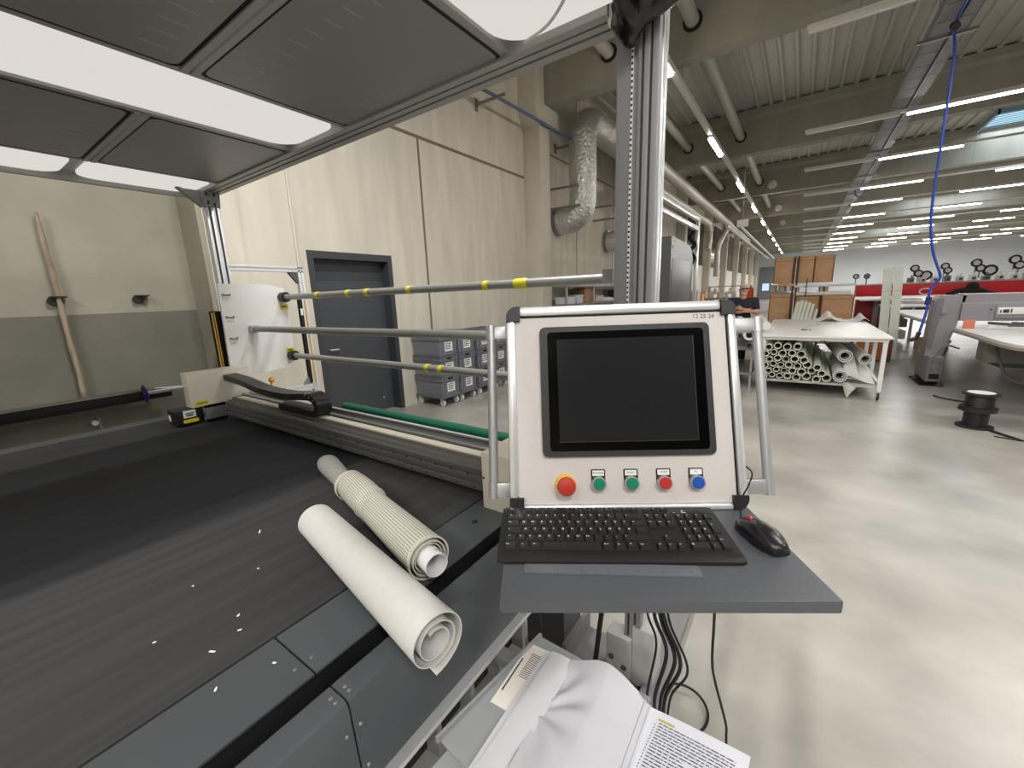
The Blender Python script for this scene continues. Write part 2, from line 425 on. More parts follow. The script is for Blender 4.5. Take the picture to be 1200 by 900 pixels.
h2 = thing('air_hose', 'dark blue hose branching right from the tray at the top of the picture', 'hose', (2.0, 8.0, 5.1))
obj('hose', MB().tube(pts_curve([(1.42, 8.1, 5.1), (1.75, 7.95, 5.04), (2.0, 7.8, 5.06), (2.3, 7.0, 5.14)]), .02, 8), mat('navy_hose', (34, 44, 96), .5), h2)
obj('coupling', MB().cyl((1.74, 7.97, 5.04), (1.95, 7.85, 5.05), .035, seg=8), M_black, h2)
h3 = obj('cable_coil', MB().tube([(1.47 + .14 * math.cos(a / 8 * PI), 21.0, 5.02 + .22 * math.sin(a / 8 * PI)) for a in range(17)], .03, 6), mat('navy_hose', (34, 44, 96), .5), label='dark coil of cable hanging on the tray far back', cat='cable')
# foil ducts
M_foil = mat('aluminium_foil', (222, 222, 220), .3, .75, bump=1.0, bscale=16)
def elbow(c, a0, a1, r, pl, n=8):
    return [(c[0] + r * math.cos(R(a0 + (a1 - a0) * k / n)), c[1], c[2] + r * math.sin(R(a0 + (a1 - a0) * k / n))) if pl == 'xz' else (c[0], c[1] + r * math.cos(R(a0 + (a1 - a0) * k / n)), c[2] + r * math.sin(R(a0 + (a1 - a0) * k / n))) for k in range(n + 1)]
for n_ in M_foil.node_tree.nodes:
    if n_.type == 'BUMP': n_.inputs['Distance'].default_value = .045
du = thing('foil_duct', 'silver foil duct bending out of the wall beside the column', 'duct', (-4.33, 9.3, 3.2))
pts = [(-4.96, 9.3, 3.35)] + elbow((-4.75, 9.3, 3.77), -90, 0, .42, 'xz') + elbow((-4.33, 9.75, 5.0), 180, 90, .45, 'yz') + [(-4.33, 16, 5.45)]
obj('duct', MB().tube(pts, .31, 20), M_foil, du)
obj('duct_collar', MB().cyl((-4.995, 9.3, 3.35), (-4.9, 9.3, 3.35), .33, seg=20), M_steel, du)
du2 = thing('foil_duct', 'second silver foil duct further along the wall, partly behind the post', 'duct', (-4.33, 12.4, 3.2))
pts = [(-4.96, 12.4, 3.13)] + elbow((-4.7, 12.4, 3.5), -90, 0, .37, 'xz') + [(-4.33, 12.4, 5.1)]
obj('duct', MB().tube(pts, .3, 18), M_foil, du2)
obj('duct_collar', MB().cyl((-4.995, 12.4, 3.15), (-4.9, 12.4, 3.15), .32, seg=20), M_steel, du2)
# wall brackets with blue conduit
wb = thing('conduit_run', 'blue conduit on steel brackets high on the left wall', 'conduit', (-4.75, 7.4, 5.0))
for yy in (6.35, 9.24): obj('wall_bracket', MB().box(-4.998, -4.36, yy - .02, yy + .02, 4.93, 4.97).box(-4.998, -4.97, yy - .03, yy + .03, 4.85, 5.05), M_steel, wb)
obj('conduit', MB().tube([(-4.62, 5.6, 4.97), (-4.6, 6.35, 5.0), (-4.5, 9.24, 5.0), (-4.5, 10.0, 5.0)], .028, 8), mat('blue_conduit', (88, 104, 138), .5), wb)
for q, (zz, yy) in enumerate(((3.95, 8.8), (3.55, 8.9), (3.9, 11.2), (3.6, 11.4))):
    obj('steel_strut', MB().box(-5, -4.2, yy, yy + .04, zz, zz + .05), M_steel, label='short steel strut sticking out of the wall by the %s' % ('near foil duct, upper', 'near foil duct, lower', 'far foil duct, upper', 'far foil duct, lower')[q], cat='strut')
# round ventilation ducts with drop elbows
M_duct = mat('pale_duct_metal', (190, 188, 180), .4, .3)
dt = thing('ventilation_duct', 'pale round duct running along the left side below the beams', 'duct', (-3.5, 20, 5.0))
obj('duct', MB().cyl((-3.5, 10.5, 4.98), (-3.5, 26.3, 4.98), .17, seg=18), M_duct, dt)
obj('duct_end', MB().cyl((-3.5, 26.3, 4.98), (-3.5, 36, 4.98), .12, seg=18), M_duct, dt)
obj('drop_pipe', MB().tube([(-3.5, 25.6, 4.85)] + [(-3.5, 25.6 - 1.3 * math.sin(a / 8 * PI / 2), 3.55 + 1.3 * math.cos(a / 8 * PI / 2)) for a in range(1, 9)][:4] + [(-3.5, 22.9, 3.7), (-3.45, 22.4, 3.2), (-3.45, 22.4, 2.2)], .13, 12), M_duct, dt)
dt2 = thing('ventilation_duct', 'second pale duct tucked under the larger one above the white rail', 'duct', (-3.9, 20, 4.7))
obj('duct', MB().cyl((-3.75, 11.5, 4.55), (-3.75, 21.5, 4.55), .14, seg=18), M_duct, dt2)
obj('drop_pipe', MB().tube([(-3.75, 21.4, 4.5), (-3.75, 21.9, 4.3), (-3.75, 22.0, 3.8), (-3.75, 21.6, 3.4)], .12, 12), M_duct, dt2)
for q in range(2):
    obj('exhaust_pipe', MB().cyl((-2.3 + .35 * q, 16.5, 3.72), (-2.3 + .35 * q, 38, 3.72), .05, seg=10), M_duct, label='thin pale pipe running into the distance, %s of two below the hanging sign' % ('left', 'right')[q], cat='pipe')
for q, (x, y, z) in enumerate(((-1.36, 21.1, 5.72), (-1.40, 27.6, 5.75), (-1.42, 34.1, 5.75))):
    obj('smoke_detector', MB().lathe([(.16, 0), (.16, -.05), (.12, -.09), (.03, -.10)], (x, y, z), 18, 'y'), M_rail, label='pale round detector on the %s roof beam right of the lamp row' % ('third', 'fourth', 'fifth')[q], cat='detector')
sg = thing('hanging_sign', 'small white sign hanging under the lamp row', 'sign', (-1.55, 14, 3.43))
obj('sign_panel', MB().box(-1.69, -1.41, 13.98, 14.02, 3.34, 3.53, .004), M_white, sg)
obj('sign_rod', MB().cyl((-1.55, 14, 3.53), (-1.58, 14, 5.02), .008, seg=6), M_steel, sg)
# ------------------------------------------------------------------ cutting table
def belt_mat():
    m = bpy.data.materials.new('conveyor_felt'); m.use_nodes = True
    nt = m.node_tree; b = nt.nodes['Principled BSDF']; L = nt.links
    tc = nt.nodes.new('ShaderNodeTexCoord'); sp = nt.nodes.new('ShaderNodeSeparateXYZ'); L.new(tc.outputs['Object'], sp.inputs[0])
    mp = nt.nodes.new('ShaderNodeMapping'); mp.inputs['Scale'].default_value = (9, .6, 1); L.new(tc.outputs['Object'], mp.inputs[0])
    n = nt.nodes.new('ShaderNodeTexNoise'); n.inputs['Scale'].default_value = 3.2; n.inputs['Detail'].default_value = 7; L.new(mp.outputs[0], n.inputs['Vector'])
    # worn, darker lane down the middle of the belt, with a soft ragged edge
    ad = nt.nodes.new('ShaderNodeMath'); ad.operation = 'MULTIPLY_ADD'; ad.inputs[1].default_value = .08; L.new(n.outputs['Fac'], ad.inputs[0]); L.new(sp.outputs['X'], ad.inputs[2])
    cr = nt.nodes.new('ShaderNodeValToRGB'); e = cr.color_ramp.elements
    mr = nt.nodes.new('ShaderNodeMapRange'); mr.inputs[1].default_value = -1.4; mr.inputs[2].default_value = 1.4; L.new(ad.outputs[0], mr.inputs[0]); L.new(mr.outputs[0], cr.inputs[0])
    A = lin((62, 62, 63)); B = lin((40, 41, 44))
    e[0].position = .175; e[0].color = (*A, 1); e[1].position = .195; e[1].color = (*B, 1)
    q = e.new(.71); q.color = (*B, 1); q = e.new(.735); q.color = (*A, 1)
    n2 = nt.nodes.new('ShaderNodeTexNoise'); n2.inputs['Scale'].default_value = 260; n2.inputs['Detail'].default_value = 2; L.new(tc.outputs['Object'], n2.inputs['Vector'])
    mx = nt.nodes.new('ShaderNodeMix'); mx.data_type = 'RGBA'; mx.blend_type = 'OVERLAY'; mx.inputs[0].default_value = .35
    L.new(cr.outputs[0], mx.inputs[6]); L.new(n.outputs['Color'], mx.inputs[7])
    bw = nt.nodes.new('ShaderNodeRGBToBW'); L.new(n.outputs['Color'], bw.inputs[0])
    mg = nt.nodes.new('ShaderNodeMix'); mg.data_type = 'RGBA'; mg.blend_type = 'OVERLAY'; mg.inputs[0].default_value = .5
    L.new(cr.outputs[0], mg.inputs[6]); L.new(bw.outputs[0], mg.inputs[7]); L.new(mg.outputs[2], b.inputs['Base Color'])
    bp = nt.nodes.new('ShaderNodeBump'); bp.inputs['Strength'].default_value = .25; bp.inputs['Distance'].default_value = .004
    L.new(n2.outputs['Fac'], bp.inputs['Height']); L.new(bp.outputs['Normal'], b.inputs['Normal'])
    b.inputs['Roughness'].default_value = .8; b.inputs['Specular IOR Level'].default_value = .15
    return m
ct = thing('cutting_table', 'long conveyor cutting table with a dark felt belt and grey sheet metal apron', 'cutting table', (-2.33, 0, 0))
ZT = .87
bl = MB().box(-3.66, -.972, -2.6, 1.40, .80, ZT)
o = obj('belt', bl, belt_mat(), ct)
obj('far_rail', MB().box(-3.80, -3.662, -2.6, 1.40, .78, .875), M_apron, ct, label='grey edge rail along the wall side of the belt')
obj('belt_roller', MB().cyl((-3.66, 1.40, .80), (-.972, 1.40, .80), .065, seg=16), M_dark, ct)
# near edge plates, split by seams
Y_S = [(-2.6, -1.254), (-1.25, .346), (.35, 1.42)]
for y0, y1 in Y_S:
    pl_ = obj('edge_plate', MB().box(-.968, -.792, y0, y1, .861, .868, .002), M_apron, ct)
    for yy in (y0 + .015, y1 - .018):
        if -.2 < yy < 1.3: obj('screw', MB().lathe([(.004, 0), (.0046, .0012), (.003, .0022)], (-.838, yy, .868), 10), M_steel, pl_)
obj('slot', MB().box(-.968, -.796, -2.6, 1.42, .62, .860).box(-.796, -.70, -2.6, 1.42, .62, .66).box(-.733, -.70, -2.6, 1.42, .66, .860), M_blackm, ct, label='deep black slot between edge plate and apron')
for y0, y1 in Y_S:
    pr = [(-.738, .861), (-.738, .866), (-.734, .868), (-.688, .868), (-.678, .864), (-.673, .855), (-.655, .655), (-.662, .655), (-.68, .852), (-.686, .861)]
    ap = obj('apron_panel', MB().prism(pr, 'y', y0, y1), M_apron, ct, angle=25)
    for yy in (y0 + .014, y1 - .014):
        if not -.2 < yy < 1.3: continue
        for q in (-.709, -.693): obj('screw', MB().lathe([(.004, 0), (.0046, .0012), (.003, .0022)], (q, yy, .868), 10), M_steel, ap)
        for zz in (.80, .70): obj('screw', MB().ball((-.656 - .018 * (zz - .655) / .2 , yy, zz), .0055, 8), M_steel, ap)
obj('apron_lip', MB().box(-.664, -.628, -2.6, 1.42, .640, .655, .002), M_alu_b, ct, label='bright metal lip under the apron')
obj('base_frame', MB().box(-3.6, -.85, -2.6, 1.3, .45, .78).box(-.86, -.70, -2.6, 1.0, .50, .64), M_blackm, ct)
for (x, y) in ((-3.5, 1.25), (-3.5, -2.2), (-.95, -2.2)): obj('leg', MB().box(x - .06, x + .06, y - .06, y + .06, 0, .5), M_dark, ct)
lg = obj('leg', MB().box(-.93, -.735, 1.38, 1.55, .03, .80), M_dark, ct)
obj('foot_flange', MB().box(-.95, -.58, 1.36, 1.62, 0, .03, .004).box(-.735, -.715, 1.36, 1.62, .03, .13), M_grey, lg)
for q in range(9):
    obj('rib', MB().box(-.70, -.655, -.1 + q * .13, -.085 + q * .13, .50, .64), M_grey, ct)
hole = MB().lathe([(.011, 0), (.011, .0008)], (-.885, 1.0, .868), 12)
obj('plug', hole, M_blackm, ct)
# scraps of thread on the belt
for q, (x, y, l, a) in enumerate(((-1.495, .551, .02, 2.6), (-1.048, .246, .014, .5), (-1.064, .310, .008, .9), (-1.28, .45, .006, .3), (-1.12, .33, .007, 2.2), (-.93, .21, .008, 2.5), (-1.2, .18, .006, 1.0), (-1.36, .31, .005, .2), (-.892, .31, .007, .4))):
    o = obj('paper_scrap', MB().box(-l / 2, l / 2, -.0022, .0022, 0, .0012).mesh([(l / 2, -.002, .0006), (l / 2 + .003, 0, .0025), (l / 2, .002, .0006)], [(0, 1, 2)]), M_paper, label=('largest white paper scrap on the belt, beside the white roll' if q == 0 else 'tiny white paper scrap lying on the dark belt'), cat='paper scrap', group=None if q == 0 else 'tiny scraps on the belt')
    o.location = (x, y, .871); o.rotation_euler.z = a

# ------------------------------------------------------------------ gantry
gt = thing('cutting_gantry', 'grey aluminium gantry beam lying across the dark belt', 'gantry', (-2.1, 1.25, .875))
pr = [(1.14, .905), (1.155, .90), (1.33, .90), (1.33, 1.02), (1.19, 1.02), (1.186, 1.006), (1.165, 1.006), (1.16, .992), (1.14, .992), (1.14, .974), (1.147, .970), (1.147, .962), (1.14, .958), (1.14, .940), (1.148, .936), (1.148, .926), (1.14, .922)]
obj('beam', MB().prism(pr, 'x', -3.27, -.93), mat('grey_gantry_aluminium', (112, 111, 109), .4, .5), gt, angle=20)
obj('top_strip', MB().box(-3.2, -.95, 1.195, 1.235, 1.02, 1.026), M_cream, gt)
obj('guide_rail', MB().box(-3.27, -.95, 1.25, 1.275, 1.02, 1.034, .003), M_steel, gt)
obj('guide_rail', MB().box(-3.27, -.95, 1.30, 1.33, 1.02, 1.045, .003), M_alu_b, gt)
rk = MB()
for k in range(85): rk.box(-2.6 + k * .019, -2.59 + k * .019, 1.335, 1.36, 1.02, 1.03)
rk.box(-2.62, -.96, 1.335, 1.362, .99, 1.02)
obj('rack', rk, M_steel, gt)
hl = MB()
for k in range(14):
    for zz, dx in ((.966, 0), (.914, .03)): hl.cyl((-2.2 + k * .09 + dx, 1.141, zz), (-2.2 + k * .09 + dx, 1.139, zz), .004, seg=8)
obj('bolt_row', hl, M_blackm, gt, kind='stuff')
eb = obj('end_cover', MB().box(-.925, -.80, 1.10, 1.46, .80, 1.09, .006), M_cream, gt)
for yy in (.83, .99): obj('cover_screw', MB().cyl((-.915, 1.101, yy), (-.915, 1.096, yy), .004, seg=8), M_black, eb)
lc = obj('end_housing', MB().box(-3.40, -3.3, .955, 1.34, .99, 1.225, .004), M_cream, gt, label='cream housing at the far end of the gantry')
obj('warning_sticker', MB().box(-3.3, -3.298, .975, 1.055, 1.0, 1.03), M_yellow, lc)
obj('sticker_print', MB().box(-3.298, -3.297, .985, 1.045, 1.012, 1.018), M_ink, lc)
obj('housing_flap', MB().mesh([(-3.36, .955, 1.13), (-3.36, .80, 1.155), (-3.42, .955, 1.13), (-3.36, .955, 1.14), (-3.36, .80, 1.16), (-3.42, .955, 1.14)], [(0, 1, 2), (3, 5, 4), (0, 3, 4, 1), (1, 4, 5, 2), (2, 5, 3, 0)]), M_white, lc)
cb = obj('motor_box', MB().box(-3.46, -3.32, .86, 1.02, .885, .985, .004).box(-3.49, -3.46, .87, .90, .96, .975).box(-3.49, -3.46, .87, .90, .895, .91), M_black, gt, label='black motor box with a white and a yellow sticker')
obj('info_sticker', MB().box(-3.32, -3.318, .905, .975, .93, .98), M_label, cb)
obj('info_print', MB().box(-3.318, -3.317, .915, .965, .955, .962).box(-3.318, -3.317, .92, .96, .94, .95), M_ink, cb)
obj('yellow_sticker', MB().box(-3.32, -3.318, .90, .985, .895, .918), M_yellow, cb)
obj('info_sticker', MB().box(-3.44, -3.41, .858, .86, .91, .95), M_label, cb)
obj('bracket', MB().box(-3.34, -3.27, 1.02, 1.14, .885, .90).box(-3.34, -3.27, 1.02, 1.14, .98, .995).box(-3.29, -3.27, 1.02, 1.14, .885, .995).cyl((-3.34, 1.08, .94), (-3.30, 1.08, .94), .03, seg=12), M_steel, gt)
# energy chain
cp = pts_curve([(-3.29, 1.28, 1.165), (-3.05, 1.28, 1.15), (-2.8, 1.28, 1.12), (-2.5, 1.28, 1.115), (-2.28, 1.28, 1.135), (-2.2, 1.28, 1.14), (-2.15, 1.28, 1.12), (-2.135, 1.28, 1.09), (-2.15, 1.28, 1.06), (-2.2, 1.28, 1.045), (-2.35, 1.28, 1.045), (-2.56, 1.28, 1.045)], 8)
ch = MB()
for i in range(len(cp) - 1):
    a, b = cp[i], cp[i + 1]; t = (b - a).normalized(); n = V((-t.z, 0, t.x)); h = .019
    vs = []
    for p, s in ((a, .0), (b, .9)):
        q = a + (b - a) * s if s else a
        for yy in (1.165, 1.25):
            for e in (-h, h): vs.append((q.x + n.x * e, yy, q.z + n.z * e))
    ch.mesh(vs, [(0, 1, 3, 2), (4, 6, 7, 5), (0, 4, 5, 1), (2, 3, 7, 6), (1, 5, 7, 3), (0, 2, 6, 4)])
obj('energy_chain', ch, mat('chain_black', (30, 30, 31), .4), gt, label='black cable chain looping over the beam')
for k in range(3): obj('chain_link', MB().box(-2.235 + .035 * k, -2.222 + .035 * k, 1.162, 1.253, 1.148 - .012 * k, 1.162 - .016 * k), M_alu, gt)
obj('chain_rail', MB().box(-2.4, -.95, 1.285, 1.295, 1.04, 1.052), M_dark, gt)
rg = obj('feed_roller', MB().cyl((-2.35, 1.475, 1.0), (-.93, 1.475, 1.0), .024, seg=16), mat('green_tube', (22, 106, 84), .4), label='green tube lying along the back of the gantry', cat='tube')

# ------------------------------------------------------------------ roll stand behind the gantry
rs = thing('roll_stand', 'white end plate and aluminium frame carrying three long grey bars', 'roll stand', (-3.7, 1.7, 0))
pts = [(1.365, 1.825), (1.71, 1.822), (1.76, 1.812), (1.86, 1.785), (1.865, 1.72), (1.872, 1.17), (1.82, 1.145), (1.743, 1.114), (1.66, 1.105), (1.46, 1.10), (1.35, 1.10)]
ep = obj('end_plate', MB().prism(pts, 'x', -3.665, -3.645), M_white, rs)
for zz in (1.745, 1.575, 1.41):
    obj('wire_hook', MB().tube([(-3.645, 1.385, zz), (-3.63, 1.395, zz - .008), (-3.63, 1.43, zz - .008), (-3.645, 1.44, zz)], .005, 6), M_dark, ep)
for yy, zz in ((1.835, 1.63), (1.835, 1.26)):
    s = obj('bar_sticker', MB().box(-3.645, -3.642, yy - .035, yy + .035, zz - .02, zz + .022), M_yellow, ep)
    obj('sticker_print', MB().box(-3.642, -3.641, yy - .025, yy + .02, zz - .002, zz + .008), M_ink, ep)
M_bar = mat('grey_steel_bar', (150, 150, 148), .38, .35)
for q, (yy, zz, x1, tapes) in enumerate(((1.835, 1.712, -.60, (-3.1, -2.7, -2.48, -2.05, -1.43, -1.2)), (1.565, 1.467, -.60, ()), (1.84, 1.213, -.60, (-1.95, -1.83)))):
    b = obj('bar', MB().cyl((-3.645, yy, zz), (x1, yy, zz), .0235, seg=18), M_bar, rs)
    for k, xx in enumerate(tapes):
        wv = .04 if (q == 0 and k == 5) else .017
        obj('tape_band', MB().lathe([(.0245, -wv), (.027, -wv * .8), (.0265, 0), (.028, wv * .7), (.0245, wv)], (xx, yy, zz), 16, 'x'), M_yellow, b)
    if q == 1: obj('clamp', MB().box(-3.645, -3.60, yy - .035, yy + .03, zz - .03, zz + .03, .008), M_alu, b)
    else: obj('bearing', MB().cyl((-3.645, yy, zz), (-3.58, yy, zz), .042, seg=18), M_black, b)
def profile_groove(mb, x0, x1, y0, y1, z0, z1): mb.box(x0, x1, y0, y1, z0, z1, .003)
fm = MB(); fm.box(-3.74, -3.70, 1.47, 2.08, 1.925, 1.945, .002).box(-3.74, -3.70, 1.47, 2.08, 1.955, 1.975, .002).box(-3.735, -3.71, 1.47, 2.07, 1.945, 1.955)
obj('frame_bar', fm, M_alu_b, rs)
fm = MB(); fm.box(-3.74, -3.70, 2.03, 2.048, .02, 1.975, .002).box(-3.74, -3.70, 2.062, 2.08, .02, 1.975, .002).box(-3.735, -3.71, 2.04, 2.07, .02, 1.97)
obj('frame_post', fm, M_alu_b, rs)
obj('frame_bar', MB().box(-3.74, -3.70, 1.47, 2.04, .865, .885, .002).box(-3.74, -3.70, 1.47, 2.04, .895, .915, .002).box(-3.735, -3.71, 1.47, 2.04, .885, .895), M_alu_b, rs)
obj('gusset', MB().prism([(2.03, 1.925), (1.95, 1.925), (1.955, 1.915), (2.02, 1.83), (2.03, 1.83)], 'x', -3.735, -3.705), M_dark, rs)
obj('gusset', MB().prism([(2.03, .915), (1.95, .915), (1.955, .925), (2.02, 1.01), (2.03, 1.01)], 'x', -3.735, -3.705), M_grey, rs)
for yy in (1.985, ):
    lcu = obj('light_curtain', MB().box(-3.73, -3.70, 2.0, 2.03, .93, 1.69), M_blackm, rs, label='black sensor strip with a yellow line')
    obj('yellow_line', MB().box(-3.7, -3.698, 2.045, 2.058, .93, 1.68), mat('amber_strip', (206, 160, 60), .5), lcu)
    obj('strip_sticker', MB().box(-3.7, -3.698, 2.005, 2.025, 1.55, 1.61), M_label, lcu)
obj('support_arm', MB().box(-.62, -.58, 1.50, 1.9, 1.69, 1.735).box(-.62, -.58, 1.50, 1.9, 1.19, 1.23).box(-.62, -.58, 1.50, 1.64, 1.445, 1.485), M_grey, rs)
obj('orange_knob', MB().ball((-3.69, 1.66, 1.02), .025, 10).cyl((-3.715, 1.66, .90), (-3.70, 1.66, 1.02), .008, seg=8), mat('orange_knob', (226, 160, 30), .5), rs)

# ------------------------------------------------------------------ canopy over the table
cn = thing('machine_canopy', 'overhead canopy of dark panels and white diffusers on aluminium posts', 'canopy', (-.46, 1.485, 0))
Mp = mat('canopy_panel', (130, 129, 127), .38, noise=.03, nscale=2)
Mf = mat('canopy_rail_aluminium', (158, 156, 153), .45, .2)
Mdif = glow('backlit_diffuser_glow', (252, 246, 238), .6)  # emission stands in for hall light coming through the translucent sheet
Mdif2 = Mdif
pr = [(1.40, 2.49), (1.435, 2.49), (1.435, 2.50), (1.445, 2.50), (1.445, 2.49), (1.475, 2.49), (1.475, 2.50), (1.485, 2.50), (1.485, 2.488), (1.525, 2.488), (1.525, 2.51), (1.518, 2.515), (1.518, 2.525), (1.525, 2.53), (1.525, 2.57), (1.40, 2.57)]
obj('front_rail', MB().prism(pr, 'x', -3.96, -.57), Mf, cn, angle=20)
obj('rail_line', MB().box(-3.9, -.57, 1.436, 1.444, 2.4985, 2.502).box(-3.9, -.57, 1.476, 1.484, 2.4985, 2.502), M_blackm, cn)
obj('side_rail', MB().box(-3.99, -3.955, -2.2, 1.5, 2.485, 2.56, .003), Mf, cn)
TY = [(-1.90, -1.28), (-1.21, -.62 + .04), (-.53, .06), (.10, .715), (.795, 1.405)]
TY = [(-2.0, -1.385), (-1.305, -.69), (-.61, .02), (.10, .715), (.795, 1.405)]
for (xa, xb) in ((-3.42, -2.495), (-1.915, -.985)):
    for (ya, yb) in TY:
        if yb < .0: continue
        r = .035; poly = []
        for cx_, cy_, a0 in ((xb - r, yb - r, 0), (xa + r, yb - r, 90), (xa + r, ya + r, 180), (xb - r, ya + r, 270)):
            for k in range(5): poly.append((cx_ + r * math.cos(R(a0 + 22.5 * k)), cy_ + r * math.sin(R(a0 + 22.5 * k))))
        pn = obj('roof_panel', MB().prism(poly, 'z', 2.50, 2.52), Mp, cn)
        s = MB().prism([((px - (xa + xb) / 2) * 1.027 + (xa + xb) / 2, (py - (ya + yb) / 2) * 1.04 + (ya + yb) / 2) for px, py in poly], 'z', 2.5005, 2.525)
        obj('panel_seal', s, M_blackm, pn)
        ml = MB()  # lamp reflections modelled as thin pale strips on the panel
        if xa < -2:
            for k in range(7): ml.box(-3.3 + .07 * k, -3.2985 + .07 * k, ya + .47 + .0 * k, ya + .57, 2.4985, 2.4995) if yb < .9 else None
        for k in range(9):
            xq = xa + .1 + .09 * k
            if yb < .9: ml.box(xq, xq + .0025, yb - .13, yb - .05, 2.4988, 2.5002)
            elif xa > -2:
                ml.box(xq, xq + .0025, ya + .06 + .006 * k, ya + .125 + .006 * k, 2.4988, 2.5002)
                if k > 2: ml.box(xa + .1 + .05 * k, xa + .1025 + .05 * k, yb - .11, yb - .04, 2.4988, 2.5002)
        if xa > -2 or yb < .9: obj('reflection_row', ml, mat('panel_reflections', (176, 174, 168), .5), pn, kind='stuff', label='row of short pale lamp reflections')
    for k in range(3):
        yc = .755 - .69 * k
        obj('panel_divider', MB().box(xa - .02, xb + .02, yc - .027, yc - .005, 2.494, 2.53).box(xa - .02, xb + .02, yc + .005, yc + .027, 2.494, 2.53), Mf, cn)
for xa, xb in ((-3.42, -2.495), (-1.915, -.985)):
    obj('panel_rail', MB().box(xb + .005, xb + .045, -2.2, 1.42, 2.502, 2.535, .002), Mf, cn)
    obj('panel_rail', MB().box(xa - .045, xa - .005, -2.2, 1.42, 2.502, 2.535, .002), Mf, cn)
def dif(xa, xb, ya, yb):
    r = min(.12, (xb - xa) * .35); poly = []
    for cx_, cy_, a0 in ((xb - r, yb - r, 0), (xa + r, yb - r, 90), (xa + r, ya + r, 180), (xb - r, ya + r, 270)):
        for k in range(7): poly.append((cx_ + r * math.cos(R(a0 + 15 * k)), cy_ + r * math.sin(R(a0 + 15 * k))))
    return MB().prism(poly, 'z', 2.515, 2.53)
for xa, xb, segs in ((-3.955, -3.465, ((-2.0, .70), (.77, 1.40))), (-2.45, -1.96, ((-2.0, 1.40),)), (-.94, -.40, ((-2.0, 1.40),))):
    obj('diffuser_tray', MB().box(xa, xb, -2.2, 1.42, 2.531, 2.56), mat('tray_grey', (176, 172, 166), .5), cn)
    for ya, yb in segs: obj('diffuser', dif(xa, xb, ya, yb), Mdif, cn, label='white diffuser panel with hall light added as glow')
obj('loose_wire', MB().tube(pts_curve([(-.86, 1.38, 2.5), (-.75, 1.36, 2.512), (-.62, 1.25, 2.512), (-.55, 1.12, 2.512), (-.45, 1.08, 2.512)]), .005, 6), mat('white_wire', (206, 202, 194), .5), cn)
# posts
po = MB(); po.box(-3.745, -3.68, 1.392, 1.412, .02, 2.49, .003).box(-3.745, -3.68, 1.425, 1.455, .02, 2.49, .003).box(-3.745, -3.68, 1.468, 1.488, .02, 2.49, .003)
obj('rear_post', po, M_alu_b, cn)
obj('post_core', MB().box(-3.74, -3.69, 1.395, 1.485, .02, 2.49), M_dark, cn)
obj('gusset', MB().prism([(-3.71, 2.49), (-3.71, 2.38), (-3.73, 2.38), (-3.83, 2.49)], 'y', 1.40, 1.42).prism([(1.385, 2.38), (1.49, 2.38), (1.50, 2.49), (1.385, 2.49)], 'x', -3.68, -3.672), M_grey, cn)
for yy, zz in ((1.41, 2.47), (1.46, 2.47), (1.415, 2.41), (1.455, 2.40)): obj('bracket_hole', MB().box(-3.672, -3.6705, yy - .006, yy + .006, zz - .012, zz + .012), M_blackm, cn)
obj('post_gusset', MB().prism([(1.39, 2.49), (1.25, 2.49), (1.26, 2.472), (1.372, 2.39), (1.39, 2.385)], 'x', -3.705, -3.698).prism([(1.235, 2.49), (1.26, 2.49), (1.395, 2.385), (1.375, 2.375)], 'x', -3.72, -3.675), M_grey, cn)
obj('rear_light_curtain', MB().box(-3.735, -3.69, 1.338, 1.388, .92, 1.62, .002).box(-3.735, -3.70, 1.305, 1.338, .92, 1.62, .002), M_blackm, cn)
obj('yellow_line', MB().box(-3.70, -3.697, 1.308, 1.317, .93, 1.61).box(-3.70, -3.697, 1.324, 1.332, .93, 1.61), mat('amber_strip', (206, 160, 60), .5), cn)
pf = MB()   # front post: grooved aluminium profile
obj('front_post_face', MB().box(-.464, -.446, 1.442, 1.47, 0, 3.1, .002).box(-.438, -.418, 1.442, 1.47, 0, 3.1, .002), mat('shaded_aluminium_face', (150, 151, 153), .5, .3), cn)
pf.box(-.43, -.414, 1.475, 1.495, 0, 3.1, .003).box(-.43, -.414, 1.505, 1.53, 0, 3.1, .003)
obj('front_post', pf, M_alu_b, cn)
obj('front_post_core', MB().box(-.478, -.420, 1.455, 1.53, 0, 3.1), M_dark, cn)
obj('front_post_flange', MB().box(-.484, -.472, 1.442, 1.47, 0, 3.1, .003), M_grey, cn)
tk = obj('cable_trunking', MB().box(-.555, -.484, 1.45, 1.51, 0.9, 2.58, .004), M_grey, cn, label='grey cable trunking along the post')
obj('perforated_strip', MB().box(-.506, -.4985, 1.446, 1.451, .95, 2.55), M_label, tk)
hp = MB()
for k in range(95): hp.box(-.505, -.4995, 1.445, 1.4462, .955 + k * .0168, .962 + k * .0168)
obj('hole_row', hp, M_blackm, tk, kind='stuff')
obj('corner_bracket', MB().prism([(-.575, 2.49), (-.50, 2.49), (-.50, 2.40), (-.515, 2.385)], 'y', 1.46, 1.51).box(-.575, -.47, 1.42, 1.47, 2.47, 2.60), M_white, cn)
for q, (xx, zz) in enumerate(((-.548, 2.47), (-.52, 2.43))): obj('bolt', MB().cyl((xx, 1.46, zz), (xx, 1.452, zz), .009, seg=8), M_dark, cn)
# lower end of the post with its adjustable foot
ft = obj('post_foot', MB().box(-.555, -.45, 1.42, 1.50, .02, .24, .006).box(-.45, -.36, 1.44, 1.56, .02, .30, .006), mat('light_grey_bracket', (196, 195, 192), .45), cn)
for xx, zz in ((-.53, .13), (-.475, .10), (-.51, .055)): obj('bolt', MB().cyl((xx, 1.42, zz), (xx, 1.414, zz), .012, seg=10), M_dark, ft)
obj('foot_rail', MB().box(-.40, -.32, 1.2, 2.2, 0, .05, .004), M_grey, ft)
